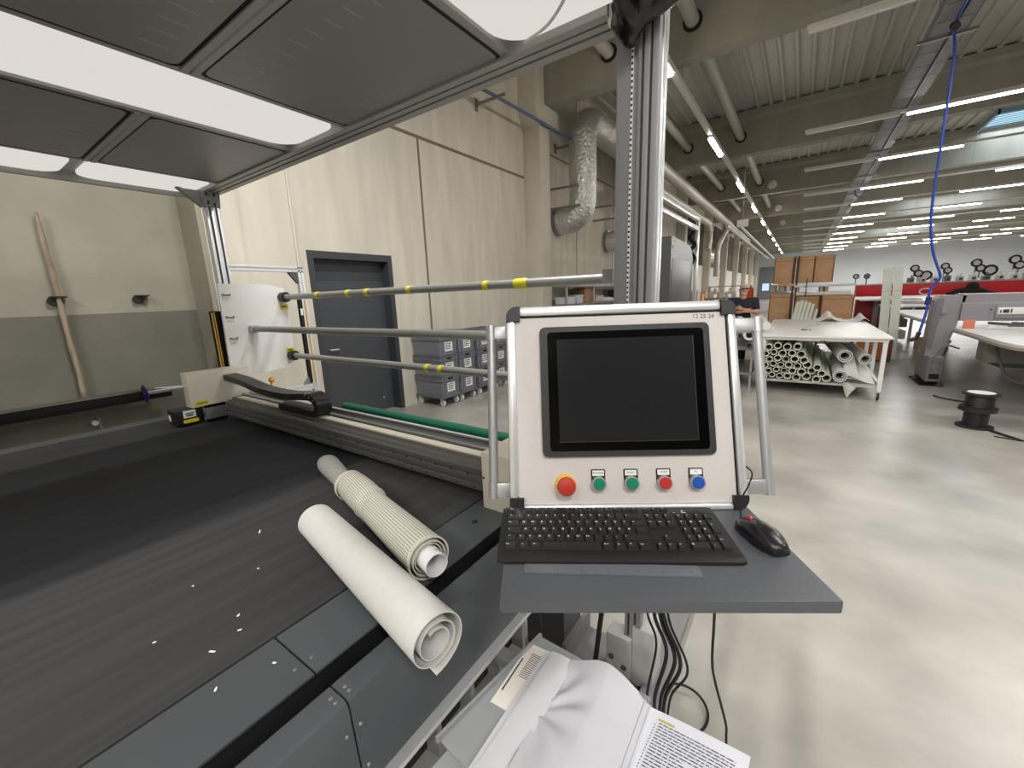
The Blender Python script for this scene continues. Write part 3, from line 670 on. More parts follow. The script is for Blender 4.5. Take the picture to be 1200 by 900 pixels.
# black bag over the head of the post
bg = MB()
for (c, r, s) in (((-.47, 1.40, 2.63), .1, (1.0, .9, 1.1)), ((-.50, 1.39, 2.555), .06, (1, .8, 1.1)), ((-.42, 1.40, 2.60), .07, (1.1, .9, .9)), ((-.465, 1.40, 2.72), .11, (1.1, .9, .8)), ((-.505, 1.40, 2.51), .03, (1, .8, 1.6))): bg.ball(c, r, 16, s)
bgm = remeshed(bg, .012, 3)
for v in bgm.vertices: v.co.z -= .095; v.co.x += .01
for v in bgm.vertices:
    p = v.co; a = math.atan2(p.y - 1.4, p.x + .46)
    f = 1 + .09 * math.sin(a * 7 + p.z * 30) * (1 if p.z < 2.75 else .5)
    v.co = V((-.46 + (p.x + .46) * f, 1.40 + (p.y - 1.40) * f, p.z))
obj('black_bag', bgm, mat('black_bin_bag', (16, 16, 17), .25), label='black plastic bag tied over the top of the front post', cat='bag', angle=60)

# ------------------------------------------------------------------ things on the recessed wall
st = thing('wooden_pole', 'weathered wooden pole hanging upright on the recessed concrete wall', 'pole', (-5.40, .78, .88))
pp = [(-5.395 + .003 * math.sin(k), .775 + .0025 * math.sin(k * .9), .875 + 1.62 * k / 14) for k in range(15)]
obj('pole', MB().tube(pp, [.020 + .003 * math.sin(k * 2.1) - (.006 if k > 12 else 0) for k in range(15)], 10), mat('weathered_wood', (172, 154, 134), .75, noise=.35, nscale=14, stretch=(2, 2, .25), rgb2=(120, 104, 88)), st)
obj('pole_end', MB().cyl((-5.395, .775, .865), (-5.395, .775, .93), .022, seg=10), M_grey, st)
def clamp(y, z, lab):
    t = thing('wall_clamp', lab, 'clamp', (-5.446, y, z))
    obj('clamp_body', MB().cyl((-5.446, y - .03, z), (-5.40, y - .03, z), .034, seg=12).box(-5.446, -5.435, y - .045, y + .02, z - .035, z + .04), M_black, t)
    obj('clamp_jaw', MB().box(-5.44, -5.36, y - .035, y + .06, z + .03, z + .042).box(-5.40, -5.37, y + .02, y + .04, z - .01, z + .03), mat('rusty_black', (48, 36, 32), .6), t)
clamp(.765, 1.755, 'black clamp on the wall holding the wooden pole')
clamp(1.34, 1.755, 'empty black clamp on the wall right of the wooden pole')
bt = thing('padded_shaft', 'long black padded shaft with a blue flange along the recessed wall', 'shaft', (-5.2, 0, .82))
obj('foam_sleeve', MB().cyl((-5.22, -2.5, .83), (-5.22, 1.36, .83), .05, seg=18), M_blackm, bt)
obj('shaft_ledge', MB().box(-5.3, -5.2, -2.5, 1.28, .872, .888), mat('pale_ledge', (150, 143, 130), .7), bt)
obj('flange', MB().lathe([(.03, -.012), (.075, -.008), (.095, 0), (.075, .008), (.035, .03)], (-5.18, 1.15, .85), 8, 'y'), mat('blue_flange', (36, 44, 130), .45), bt)
obj('shaft_end', MB().cyl((-5.15, 1.14, .86), (-5.12, 1.34, .865), .02, seg=12).cyl((-5.12, 1.34, .865), (-5.1, 1.5, .87), .006, seg=8), M_alu, bt)
for yy in (-.6, 1.0): obj('shaft_bracket', MB().box(-5.445, -5.2, yy, yy + .03, .762, .782), M_dark, bt)
kn = thing('white_knob', 'small white knob on the recessed wall below the black shaft', 'knob', (-5.446, .80, .60))  # a small wall knob with a pin
obj('knob', MB().cyl((-5.446, .80, .62), (-5.39, .80, .62), .025, seg=10), M_white, kn); obj('knob_pin', MB().cyl((-5.42, .835, .55), (-5.42, .83, .66), .012, seg=8), M_steel, kn)

# ------------------------------------------------------------------ rolls on the table
def spiral(p0, p1, r_out, r_in, turns, th, seg=40):
    """one rolled up sheet: spiral cross section swept from p0 to p1"""
    p0, p1 = V(p0), V(p1); t = (p1 - p0).normalized(); a = V((0, 0, 1)); a = (a - t * a.dot(t)).normalized(); b = t.cross(a)
    m = MB(); n = int(seg * turns); f0 = 3.05
    rows = []
    for i in range(n + 1):
        s = i / n; ang = f0 + 2 * PI * turns * s; q = r_out + (r_in - r_out) * s ** .8 + .006 * max(0, 1 - s / .035)
        for dq in (0, -th):
            d = a * math.cos(ang) * (q + dq) + b * math.sin(ang) * (q + dq)
            rows.append((p0 + d * .93, p1 + d))
    vs = [m.bm.verts.new(p) for r_ in rows for p in r_]
    V_ = lambda i, k, e: vs[(i * 2 + k) * 2 + e]
    for i in range(n):
        m.bm.faces.new((V_(i, 0, 0), V_(i + 1, 0, 0), V_(i + 1, 0, 1), V_(i, 0, 1)))
        m.bm.faces.new((V_(i, 1, 0), V_(i, 1, 1), V_(i + 1, 1, 1), V_(i + 1, 1, 0)))
        for e in (0, 1): m.bm.faces.new((V_(i, 0, e), V_(i, 1, e), V_(i + 1, 1, e), V_(i + 1, 0, e)))
    for i in (0, n): m.bm.faces.new((V_(i, 0, 0), V_(i, 0, 1), V_(i, 1, 1), V_(i, 1, 0)))
    return m
M_roll = mat('white_fleece', (208, 207, 203), .85, noise=.025, nscale=40, bump=.05, bscale=120)
fr_ = thing('paper_roll', 'thick roll of white fleece lying across the edge of the cutting table', 'roll', (-.9, .56, .875))
ax0, ax1 = (-1.255, .628, .945), (-.562, .492, .949)
obj('rolled_sheet', spiral(ax0, ax1, .0735, .028, 2.6, .0022), M_roll, fr_, angle=50)
0 and obj('loose_corner', MB().mesh([(-1.15, .553, .895), (-1.13, .53, .874), (-1.10, .54, .878), (-1.15, .553, .893), (-1.13, .53, .8725), (-1.10, .54, .876)], [(0, 1, 2), (3, 5, 4), (0, 3, 4, 1), (1, 4, 5, 2), (2, 5, 3, 0)]), M_roll, fr_)
0 and obj('corner_flap', MB().mesh([(-.70, .44, .893), (-.545, .405, .885), (-.535, .385, .868), (-.70, .44, .891), (-.545, .405, .883), (-.535, .385, .866)], [(0, 1, 2), (3, 5, 4), (0, 3, 4, 1), (1, 4, 5, 2), (2, 5, 3, 0)]), M_roll, fr_)
M_mesh = mat('glass_mesh_fabric', (206, 205, 190), .7, noise=.05, nscale=20)
def mesh_fabric():
    m = bpy.data.materials.new('woven_mesh_fabric'); m.use_nodes = True; nt = m.node_tree; b = nt.nodes['Principled BSDF']; L = nt.links
    uv = nt.nodes.new('ShaderNodeAttribute'); uv.attribute_name = 'weave'
    mp = nt.nodes.new('ShaderNodeMapping'); mp.inputs['Scale'].default_value = (1, 1, 1); L.new(uv.outputs['Vector'], mp.inputs[0])
    br = nt.nodes.new('ShaderNodeTexBrick'); br.offset = 0; br.inputs['Scale'].default_value = 1; br.inputs['Mortar Size'].default_value = .2; br.inputs['Brick Width'].default_value = 1.; br.inputs['Row Height'].default_value = 1.
    br.inputs['Color1'].default_value = (*lin((122, 122, 112)), 1); br.inputs['Color2'].default_value = (*lin((140, 140, 128)), 1); br.inputs['Mortar'].default_value = (*lin((222, 221, 206)), 1)
    L.new(mp.outputs[0], br.inputs['Vector']); L.new(br.outputs['Color'], b.inputs['Base Color']); b.inputs['Roughness'].default_value = .7
    return m
def roll_skin(path, radii, name, parent, m, seg=40, wl=.0072, ends=None, label=None):
    mb_ = MB(); P_ = [V(p) for p in path]
    mb_.tube(P_, radii, seg, caps=False)
    bm = mb_.bm; me = bpy.data.meshes.new(name); bm.verts.index_update(); bm.to_mesh(me); bm.free()
    at = me.attributes.new('weave', 'FLOAT_VECTOR', 'POINT'); L_ = 0; dist = [0]
    for i in range(1, len(P_)): dist.append(dist[-1] + (P_[i] - P_[i - 1]).length)
    for i in range(len(P_)):
        for k in range(seg): at.data[i * seg + k].vector = (k / seg * 2 * PI * .05 / wl if k <= seg / 2 else (seg - k) / seg * 2 * PI * .05 / wl, dist[i] / wl, 0)
    return obj(name, me, m, parent, label=label, angle=60)
mr_ = thing('mesh_roll', 'roll of pale woven glass mesh tied in the middle, behind the white roll', 'roll', (-1.2, .8, .875))
MF = mesh_fabric()
a0, a1 = V((-1.80, .985, .915)), V((-.80, .70, .925))
N = 44; path = []; rad = []
for i in range(N + 1):
    s = i / N; p = a0.lerp(a1, s); p.z = .872 + .052
    if s < .34: r = .050 + .012 * math.sin(s / .34 * PI * .5 - .3) * -1 + .004; r = .048 - .010 * max(0, (s - .08) / .26) ** .8 if s > .08 else .026 + .022 * (s / .08) ** .5
    elif s < .38: r = .038 + .019 * (s - .34) / .04
    elif s < .58: r = .057 + .003 * math.sin((s - .38) / .2 * PI)
    elif s < .63: r = .055 - .004 * math.sin((s - .58) / .05 * PI)
    else: r = .055 + .007 * (s - .63) / .37
    p.z = .872 + r
    path.append(p); rad.append(r)
i0 = int(.36 * N)
roll_skin(path[i0:], rad[i0:], 'mesh_sheet', mr_, MF)
roll_skin(path[:i0 + 2], [r * .98 for r in rad[:i0 + 2]], 'thin_end', mr_, mat('single_layer_mesh', (150, 150, 146), .7, noise=.12, nscale=160), label='thin single layer end of the mesh')
# inner layers visible at the open end and the ties
t_ = (a1 - a0).normalized()
e1 = path[-1]
obj('inner_layer', MB().pipe(e1 - t_ * .05, e1 + t_ * .004, .052, .003, 28).pipe(e1 - t_ * .05, e1 - t_ * .002, .043, .003, 28), M_mesh, mr_)
obj('end_rim', MB().pipe(e1 - t_ * .01, e1 + t_ * .002, .0635, .004, 36), M_mesh, mr_)
for s in (.585, .605, .625):
    i = int(s * N); obj('tie_string', MB().tube([path[i] + (V((0, 0, 1)) * math.cos(k / 10 * PI) + t_.cross(V((0, 0, 1))) * math.sin(k / 10 * PI)) * (rad[i] + .002) + t_ * .004 * math.sin(k * 1.7) for k in range(21)], .0018, 5), M_mesh, mr_)
obj('open_collar', MB().pipe(path[16] - t_ * .012, path[16] + t_ * .01, .061, .003, 32), M_mesh, mr_)
fl = 0 and obj('loose_flap', MB().sheet(lambda u, v: (path[int(20 + 23 * u)] + V((-.012, -.058 - .010 * v - .012 * u, -.028 - .026 * v)) + V((0, 0, max(0, .874 - (path[int(20 + 23 * u)].z - .028 - .026 * v)))) ), 12, 3, .002), M_mesh, mr_)
pt = thing('paper_tube', 'white printed paper tube sticking out of the mesh roll', 'tube', (-.77, .69, .92))
obj('tube_wall', MB().pipe(e1 - t_ * .15, e1 + t_ * .045, .034, .0022, 30), M_paper, pt)
ink = MB()
for k in range(5): 
    A = R(20 + 14 * k); q = V((0, 0, 1)) * math.cos(A) + t_.cross(V((0, 0, 1))) * math.sin(A) * -1
    ink.tube([e1 + t_ * (.012 + .004 * (k % 2)) + q * .0342, e1 + t_ * (.03 + .003 * (k % 3)) + q * .0342], .0006, 4)
obj('tube_print', ink, M_ink, pt, kind='stuff')
# ------------------------------------------------------------------ control console
OC = V((-.2947, .8641, 0)); RZ = R(32)
cs = thing('control_console', 'aluminium control console with a black touch screen, push buttons and a grey shelf', 'control console', OC, RZ)
TI = R(17)
# panel frame: a to the right, b up the sloped face, c out of the face towards the operator
TP = Matrix.Translation((0, 0, 1.152)) @ Matrix(((1, 0, 0, 0), (0, math.sin(TI), -math.cos(TI), 0), (0, math.cos(TI), math.sin(TI), 0), (0, 0, 0, 1)))
TW = Matrix.Translation(OC) @ Matrix.Rotation(RZ, 4, 'Z') @ TP
def P_(name, mb, m, parent=cs, **k): return obj(name, mb, m, parent, local=True, **k)
sh = MB(); sh.box(-.274, .282, -.297, .10, 1.127, 1.151, .004)
P_('shelf', sh, mat('shelf_hammered_grey', (80, 83, 88), .38, noise=.04, nscale=300, bump=.12, bscale=260))
bx = MB(TP); bx.box(-.262, .272, .004, .482, -.115, -.001, .004)
P_('housing', bx, M_alu)
fp = MB(TP); fp.box(-.248, .266, .012, .472, -.004, .001)
P_('front_sheet', fp, M_alu_m)
def rail(poly_ab, w): pass
rl_ = MB(TP)
W0, W1, H0, H1 = -.270, .280, -.003, .490
P_('frame_rail', MB(TP).box(W0 + .032, W1 - .034, H1 - .024, H1, -.10, .010, .008), M_alu_b)
P_('frame_rail', MB(TP).box(W0 + .032, W1 - .034, H0, H0 + .014, -.10, .010, .006), M_alu_b)
P_('frame_rail', MB(TP).box(W0, W0 + .022, H0 + .03, H1 - .034, -.10, .010, .009), M_alu_b)
P_('frame_rail', MB(TP).box(W1 - .020, W1, H0 + .03, H1 - .034, -.10, .010, .009), M_alu_b)
gs = MB(TP)
gs.box(W0 + .02, W1 - .02, H1 - .0275, H1 - .0235, -.01, .0025).box(W1 - .0235, W1 - .0195, H0 + .01, H1 - .02, -.01, .0025)
P_('gasket', gs, M_blackm)
def corner(a0, a1, b0, b1, ca, cb):
    m = MB(TP); r = .026
    for (x0, x1, y0, y1) in ((a0, a1, b0, b1),):
        poly = []
        for (px, py, st) in ((x1, y1, 0), (x0, y1, 90), (x0, y0, 180), (x1, y0, 270)):
            if (px == ca) and (py == cb):
                cx_ = px - r if px == x1 else px + r; cy_ = py - r if py == y1 else py + r
                for k in range(7): poly.append((cx_ + r * math.cos(R(st + 15 * k)), cy_ + r * math.sin(R(st + 15 * k))))
            else: poly.append((px, py))
        m.prism(poly, 'z', -.10, .012)
    return m
for (a, b) in ((W0, H1), (W1, H1), (W0, H0), (W1, H0)):
    h = .036 if b == H1 else .032
    P_('corner_cap', corner(min(a, a + (.034 if a == W0 else -.034)), max(a, a + (.034 if a == W0 else -.034)), b if b == H0 else b - h, b + h if b == H0 else b, a, b), M_black)
def rrect(x0, x1, y0, y1, r, z0, z1, T=TP, n=5):
    poly = []
    for cx_, cy_, a0 in ((x1 - r, y1 - r, 0), (x0 + r, y1 - r, 90), (x0 + r, y0 + r, 180), (x1 - r, y0 + r, 270)):
        for k in range(n): poly.append((cx_ + r * math.cos(R(a0 + 90 / (n - 1) * k)), cy_ + r * math.sin(R(a0 + 90 / (n - 1) * k))))
    return MB(T).prism(poly, 'z', z0, z1)
mo = P_('touch_screen', rrect(-.189, .2145, .1235, .4365, .013, .001, .0095), mat('screen_bezel', (36, 37, 39), .5), label='dark touch screen with a wide bezel')
P_('screen_border', rrect(-.171, .2, .1365, .4235, .009, .0095, .0102), mat('screen_black', (5, 5, 6), .1, spec=.25), mo)
P_('display', rrect(-.148, .174, .159, .405, .002, .0102, .0106), mat('display_off', (33, 34, 36), .14, spec=.3), mo)
P_('border_edge', MB(TP).box(-.150, .176, .157, .159, .0102, .0105).box(.174, .176, .157, .407, .0102, .0105), M_black, mo)
# handwritten digits on the sheet
me = text_mesh('12 25 24', .0145, TP @ Matrix.Translation((.206, .4525, .0012)) @ Matrix.Rotation(R(-2), 4, 'Z') @ Matrix.Shear('XZ', 4, (0, 0)), .0002)
P_('handwritten_note', me, M_ink)
# buttons
es = P_('emergency_stop', MB(TP).lathe([(.0255, 0), (.0255, .003), (.0235, .006), (.0235, .007)], (-.137, .0575, .001), 28), mat('signal_yellow', (238, 190, 70), .5), label='red mushroom emergency stop with a yellow collar')
P_('stop_stem', MB(TP).cyl((-.137, .0575, .008), (-.137, .0575, .022), .013, seg=18), M_dark, es)
P_('stop_head', MB(TP).lathe([(.012, .016), (.0205, .019), (.0215, .023), (.0215, .028), (.0195, .032), (.012, .0335), (.0, .034)], (-.137, .0575, .001), 28), mat('signal_red', (186, 48, 36), .45), es)
M_green = mat('button_green', (14, 128, 98), .35); M_redb = mat('button_red', (190, 44, 40), .35); M_blueb = mat('button_blue', (26, 84, 176), .35)
for k, (xa, m, wd_) in enumerate(((-.060, M_green, 'POWER'), (.016, M_green, 'START'), (.0915, M_redb, 'STOP'), (.166, M_blueb, 'F1'))):
    yb = .0605
    b_ = P_('push_button', rrect(xa - .0165, xa + .0165, yb - .004, yb + .032, .002, .001, .0035), M_black, label=('green button on a black plate below the left screen half', 'green button left of the red button', 'small red push button', 'blue push button at the right end')[k])
    P_('name_plate', MB(TP).box(xa - .0135, xa + .0135, yb + .017, yb + .0295, .0035, .0042), M_label, b_)
    P_('lettering', text_mesh(wd_, .0068, TP @ Matrix.Translation((xa, yb + .0232, .0044)), .0001), M_ink, b_)
    P_('bezel_ring', MB(TP).pipe((xa, yb, .001), (xa, yb, .016), .0165, .003, 24), M_alu, b_)
    P_('button_cap', MB(TP).lathe([(.0135, .003), (.0135, .0175), (.0125, .019), (.0, .0192)], (xa, yb, .001), 24), m, b_)
# handles
for sgn, xh, xe in ((-1, -.3135, W0), (1, .360, W1)):
    h = P_('handle', MB(TP).cyl((xh, .018, -.055), (xh, .455, -.055), .0115, seg=18), M_alu)
    for b0, b1 in ((.018, .058), (.42, .458)):
        P_('handle_bracket', MB(TP).cyl((xh, b0, -.055), (xh, b1, -.055), .0135, seg=18).box(min(xh, xe), max(xh, xe), b0 + .002, b1 - .002, -.072, -.046, .003), M_alu, h)
# arm to the post
P_('mounting_arm', MB().box(-.05, .05, .05, .52, 1.26, 1.32, .004), M_dark)
# ---- keyboard
kb = thing('keyboard', 'black full size keyboard lying on the grey console shelf', 'keyboard', tuple(OC + Matrix.Rotation(RZ, 3, 'Z') @ V((-.054, -.114, 1.1515))), RZ + R(-1.0))
KW, KD = .462, .178
def kp(x, y): return .007 + (y + KD / 2) / KD * .013      # sloped top
body = MB()
pr = [(-KD / 2 - .002, .001), (-KD / 2 + .004, 0), (KD / 2 - .002, 0), (KD / 2, .004), (KD / 2, .018), (KD / 2 - .004, .0205), (KD / 2 - .03, .0200), (-KD / 2 + .022, .0105), (-KD / 2 + .006, .0098), (-KD / 2 - .001, .006)]
body.prism(pr, 'x', -KW / 2 + .006, KW / 2 - .006)
for sx in (-1, 1): body.prism([(y * .97, z) for y, z in pr], 'x', sx * (KW / 2 - .006), sx * KW / 2)
obj('keyboard_body', body, mat('keyboard_black', (26, 26, 27), .4), kb, local=True)
M_key = mat('key_black', (32, 32, 33), .45); M_leg = mat('key_legend', (240, 240, 240), .6)
def top(y): return .0105 + (y + KD / 2 - .022) / (KD - .052) * .0095
U = .019; kx0 = -KW / 2 + .012
rows_y = {0: KD / 2 - .020, 1: KD / 2 - .0455, 2: KD / 2 - .0692, 3: KD / 2 - .0929, 4: KD / 2 - .1166, 5: KD / 2 - .1403}
KEYS = []
F_ = ['Esc'] + ['F%d' % k for k in range(1, 13)]
xs = [0] + [2 + k + (.5 if k > 3 else 0) + (.5 if k > 7 else 0) for k in range(12)]
for n, x in zip(F_, xs): KEYS.append(('function_key', x, 0, 1, n))
for k, n in enumerate('^ 1 2 3 4 5 6 7 8 9 0 ß ´'.split()): KEYS.append(('key', k, 1, 1, n))
KEYS.append(('backspace_key', 13, 1, 2, '<'))
KEYS.append(('tab_key', 0, 2, 1.5, 'Tab'))
for k, n in enumerate('Q W E R T Z U I O P Ü +'.split()): KEYS.append(('key', 1.5 + k, 2, 1, n))
KEYS.append(('caps_lock_key', 0, 3, 1.75, 'v'))
for k, n in enumerate('A S D F G H J K L Ö Ä #'.split()): KEYS.append(('key', 1.75 + k, 3, 1, n))
KEYS.append(('enter_key', 13.75, 3, 1.25, '')); KEYS.append(('enter_key', 13.5, 2, 1.5, '<'))
KEYS.append(('shift_key', 0, 4, 1.25, '^'))
for k, n in enumerate('< Y X C V B N M , . -'.split()): KEYS.append(('key', 1.25 + k, 4, 1, n))
KEYS.append(('shift_key', 12.25, 4, 2.75, '^'))
for n, x, w_ in (('Strg', 0, 1.4), ('o', 1.4, 1.2), ('Alt', 2.6, 1.2)): KEYS.append(('modifier_key', x, 5, w_, n))
KEYS.append(('space_bar', 3.8, 5, 6.1, ''))
for n, x, w_ in (('AltGr', 9.9, 1.25), ('o', 11.15, 1.2), ('=', 12.35, 1.2), ('Strg', 13.55, 1.45)): KEYS.append(('modifier_key', x, 5, w_, n))
for r_, ns in ((0, ('Druck', 'Rol', 'Pau')), (1, ('Ein', 'Pos', 'B+')), (2, ('Ent', 'End', 'B-'))):
    for k, n in enumerate(ns): KEYS.append(('navigation_key', 15.3 + k, r_, 1, n))
KEYS.append(('arrow_key', 16.3, 4, 1, '^'))
for k, n in enumerate('<v>'): KEYS.append(('arrow_key', 15.3 + k, 5, 1, n))
NP = [('Nm', '/', '*', '-'), ('7', '8', '9', None), ('4', '5', '6', None), ('1', '2', '3', None), (None, None, ',', None)]
for r_, ns in enumerate(NP):
    for k, n in enumerate(ns):
        if n: KEYS.append(('numpad_key', 18.6 + k, r_ + 1, 1, n))
KEYS.append(('numpad_key', 18.6, 5, 2, '0')); KEYS.append(('numpad_key', 21.6, 2, -2, '+')); KEYS.append(('numpad_key', 21.6, 4, -2, 'Ent'))
glyph = {}
def legend(n, w):
    if (n) not in glyph:
        glyph[n] = text_mesh(n, .0074 if len(n) < 2 else .0042, Matrix.Identity(4), .0001) if n else None
    return glyph[n]
cap_cache = {}
KW_U = (KW - .024) / 22.6
for name, x, r_, w_, n in KEYS:
    ht = 1
    if w_ < 0: ht = 2; w_ = 1
    cx_ = kx0 + (x + w_ / 2) * KW_U; y = rows_y[r_] - (.01185 if ht == 2 else 0)
    hw, hd = w_ * KW_U / 2 - .0008, .01185 * ht - .0009
    if r_ == 0: hd = .0085
    key = (round(w_, 2), ht, r_ == 0)
    if key not in cap_cache:
        m = MB()
        tw, td = hw - .0025, hd - .0025
        m.mesh([(-hw, -hd, -.004), (hw, -hd, -.004), (hw, hd, -.004), (-hw, hd, -.004), (-tw, -td + .0008, .0048), (tw, -td + .0008, .0048), (tw, td, .0048), (-tw, td, .0048)], [(3, 2, 1, 0), (4, 5, 6, 7), (0, 1, 5, 4), (1, 2, 6, 5), (2, 3, 7, 6), (3, 0, 4, 7)])
        k_ = obj(name, m, M_key, kb, local=True); cap_cache[key] = k_.data
    else:
        k_ = bpy.data.objects.new(name, cap_cache[key]); COL.objects.link(k_); k_.parent = kb
    k_.location = (cx_, y, top(y)); k_.rotation_euler.x = math.atan(.0095 / (KD - .052))
    lm = legend(n, w_)
    if lm:
        if not lm.materials: lm.materials.append(M_leg)
        t = bpy.data.objects.new('key_legend', lm); COL.objects.link(t); t.parent = k_; t.location = (-hw * .25 if w_ < 1.3 else -hw + .006, hd * .25, .0049)
# logo and lamps above the number block
lg_ = MB().lathe([(.0035, 0), (.0035, .0004)], (.165, KD / 2 - .021, .0207), 3).tube([(.162, KD / 2 - .0265, .0205), (.172, KD / 2 - .0265, .0205)], .0006, 4)
obj('keyboard_mark', lg_, M_leg, kb, local=True)
lm_ = MB()
for k in range(3): lm_.box(.118 + k * .0135, .121 + k * .0135, KD / 2 - .027, KD / 2 - .0255, .0196, .0203)
lm_.box(.121, .133, KD / 2 - .019, KD / 2 - .0165, .0203, .0209)
obj('status_lamps', lm_, M_leg, kb, local=True, kind='stuff')
for sx in (-.15, .15): obj('keyboard_foot', MB().box(sx - .02, sx + .02, KD / 2 - .02, KD / 2 - .005, -.0005, .004), M_blackm, kb, local=True)
# ---- mouse
mloc = OC + Matrix.Rotation(RZ, 3, 'Z') @ V((.241, -.128, 1.1515))
ms = thing('computer_mouse', 'black wired mouse at the right end of the grey shelf', 'mouse', tuple(mloc), RZ + R(12))
def mouse_shape(grow=0.):
    m = MB()
    N_, K = 14, 20
    rings = []
    for i in range(N_ + 1):
        s = i / N_; y = -.056 + .112 * s
        w_ = .031 * (math.sin(PI * min(1, max(0, .06 + .88 * s))) ** .42) * (1 - .10 * math.exp(-((s - .6) / .2) ** 2)) + grow
        hgt = .036 * (math.sin(PI * (.10 + .80 * s * .95)) ** .75) * (1 - .22 * s) + grow
        ring = []
        for k in range(K):
            a = 2 * PI * k / K; xx = w_ * math.cos(a); zz = hgt * math.sin(a) if math.sin(a) > 0 else .002 * math.sin(a)
            sq = abs(math.cos(a)) ** .6 * (1 if math.cos(a) >= 0 else -1)
            ring.append(m.bm.verts.new((w_ * sq, y, zz + .003)))
        rings.append(ring)
    for i in range(N_):
        for k in range(K): m.bm.faces.new((rings[i][k], rings[i][(k + 1) % K], rings[i + 1][(k + 1) % K], rings[i + 1][k]))
    m.bm.faces.new(rings[0][::-1]); m.bm.faces.new(rings[-1])
    return m
obj('mouse_body', mouse_shape(), mat('mouse_black', (26, 26, 28), .28), ms, local=True, angle=70)
obj('mouse_wheel', MB().lathe([(.008, -.003), (.0095, -.002), (.0095, .002), (.008, .003)], (0, .034, .0245), 16, 'x'), mat('pink_wheel', (196, 60, 84), .4), ms, local=True, label='pinkish scroll wheel')
obj('button_gap', MB().tube([(0, .052, .019), (0, .044, .0255), (0, .02, .0345), (0, .0, .0375)], .0006, 4), M_blackm, ms, local=True)
CL = lambda p: tuple(Matrix.Translation(OC) @ Matrix.Rotation(RZ, 4, 'Z') @ V(p))
obj('mouse_cable', MB().tube(pts_curve([CL((.230, -.073, 1.165)), CL((.231, -.065, 1.172)), CL((.236, -.05, 1.195)), CL((.262, -.03, 1.225)), CL((.292, .02, 1.232)), CL((.296, .09, 1.22)), CL((.27, .13, 1.19))]), .0018, 6), M_blackm, ms)
# ---- ruler
rloc = OC + Matrix.Rotation(RZ, 3, 'Z') @ V((-.075, -.218, 1.1512))
ru = thing('ruler', 'clear plastic ruler half hidden under the front of the keyboard', 'ruler', tuple(rloc), RZ + R(-2.5))
obj('ruler_blade', MB().box(-.158, .160, -.016, .016, 0, .0018, .0005), mat('clear_ruler', (108, 112, 118), .2, alpha=.85), ru, local=True)
tk_ = MB()
for k in range(61):
    l = .006 if k % 10 == 0 else (.0045 if k % 5 == 0 else .003)
    tk_.box(-.152 + k * .005 - .0003, -.152 + k * .005 + .0003, -.0155, -.0155 + l, .0018, .0020)
obj('scale_marks', tk_, M_black, ru, local=True, kind='stuff')
for k in range(0, 13): 
    obj('scale_number', text_mesh(str(k * 2), .005, Matrix.Translation((-.152 + k * .0245, -.005, .0020)), .0001), M_black, ru, local=True)

# ------------------------------------------------------------------ document tray below the console
tr = thing('document_tray', 'clear acrylic tray fixed along the side of the cutting table', 'tray', (-.3, .7, .645))
M_acr = mat('frosted_acrylic', (176, 179, 182), .18, alpha=.6)
obj('tray_sheet', MB().prism([(-.598, .52), (-.59, .505), (-.50, .495), (-.25, .47), (-.22, .87), (-.545, .885), (-.553, .875)], 'z', .645, .650), M_acr, tr)
obj('tray_edge', MB().prism([(-.604, .50), (-.596, .50), (-.545, .885), (-.553, .885)], 'z', .645, .662), M_acr, tr)
obj('lower_sheet', MB().prism([(-.60, .28), (-.575, .28), (.0, .28), (.0, .72), (-.22, .75), (-.56, .75)], 'z', .622, .627), M_acr, tr)
obj('tray_bracket', MB().box(-.64, -.3, .78, .82, .595, .622), M_grey, tr)
cd = thing('info_card', 'small beige card with printed lines at the top left of the papers', 'card', (-.53, .76, .651))
Tc = Matrix.Translation((-.523, .742, .6525)) @ Matrix.Rotation(R(3), 4, 'Z')
obj('card', MB(Tc).box(-.035, .04, -.10, .105, 0, .0015, .0006), mat('beige_card', (226, 221, 212), .7), cd)
cp_ = MB(Tc)
for k in range(14): cp_.box(-.01, .03 - .006 * (k % 3), .075 - k * .006, .077 - k * .006, .0016, .0019)
cp_.box(-.028, -.024, -.06, .05, .0016, .0019)
obj('card_print', cp_, M_ink, cd, kind='stuff')
rnd = random.Random(3)
def wavy(x0, x1, y0, y1, z, amp, fx, fy, ph, slope=0):
    return lambda u, v: (x0 + (x1 - x0) * u + .004 * math.sin(v * 5 + ph), y0 + (y1 - y0) * v + .003 * math.sin(u * 4 + ph), z + amp * (math.sin(fx * u + ph) * .6 + math.sin(fy * v + ph * 2) * .4 + 1) + slope * u)
fo = thing('paper_folder', 'long white folded paper sheet left of the glossy sleeves', 'folder', (-.5, .68, .654))
obj('folder_sheet', MB().sheet(wavy(-.502, -.425, .30, .845, .655, .003, 2.5, 3, .4), 10, 16, .002), mat('folder_white', (206, 206, 211), .6), fo)
obj('folder_crease', MB().sheet(wavy(-.462, -.405, .30, .84, .661, .003, 2.5, 3, 1.0), 8, 16, .002), mat('folder_white2', (198, 198, 204), .5), fo)
M_slv = mat('clear_sleeve', (204, 205, 211), .16, coat=.6, noise=.03, nscale=6, bump=.35, bscale=9, stretch=(1, .35, 1))
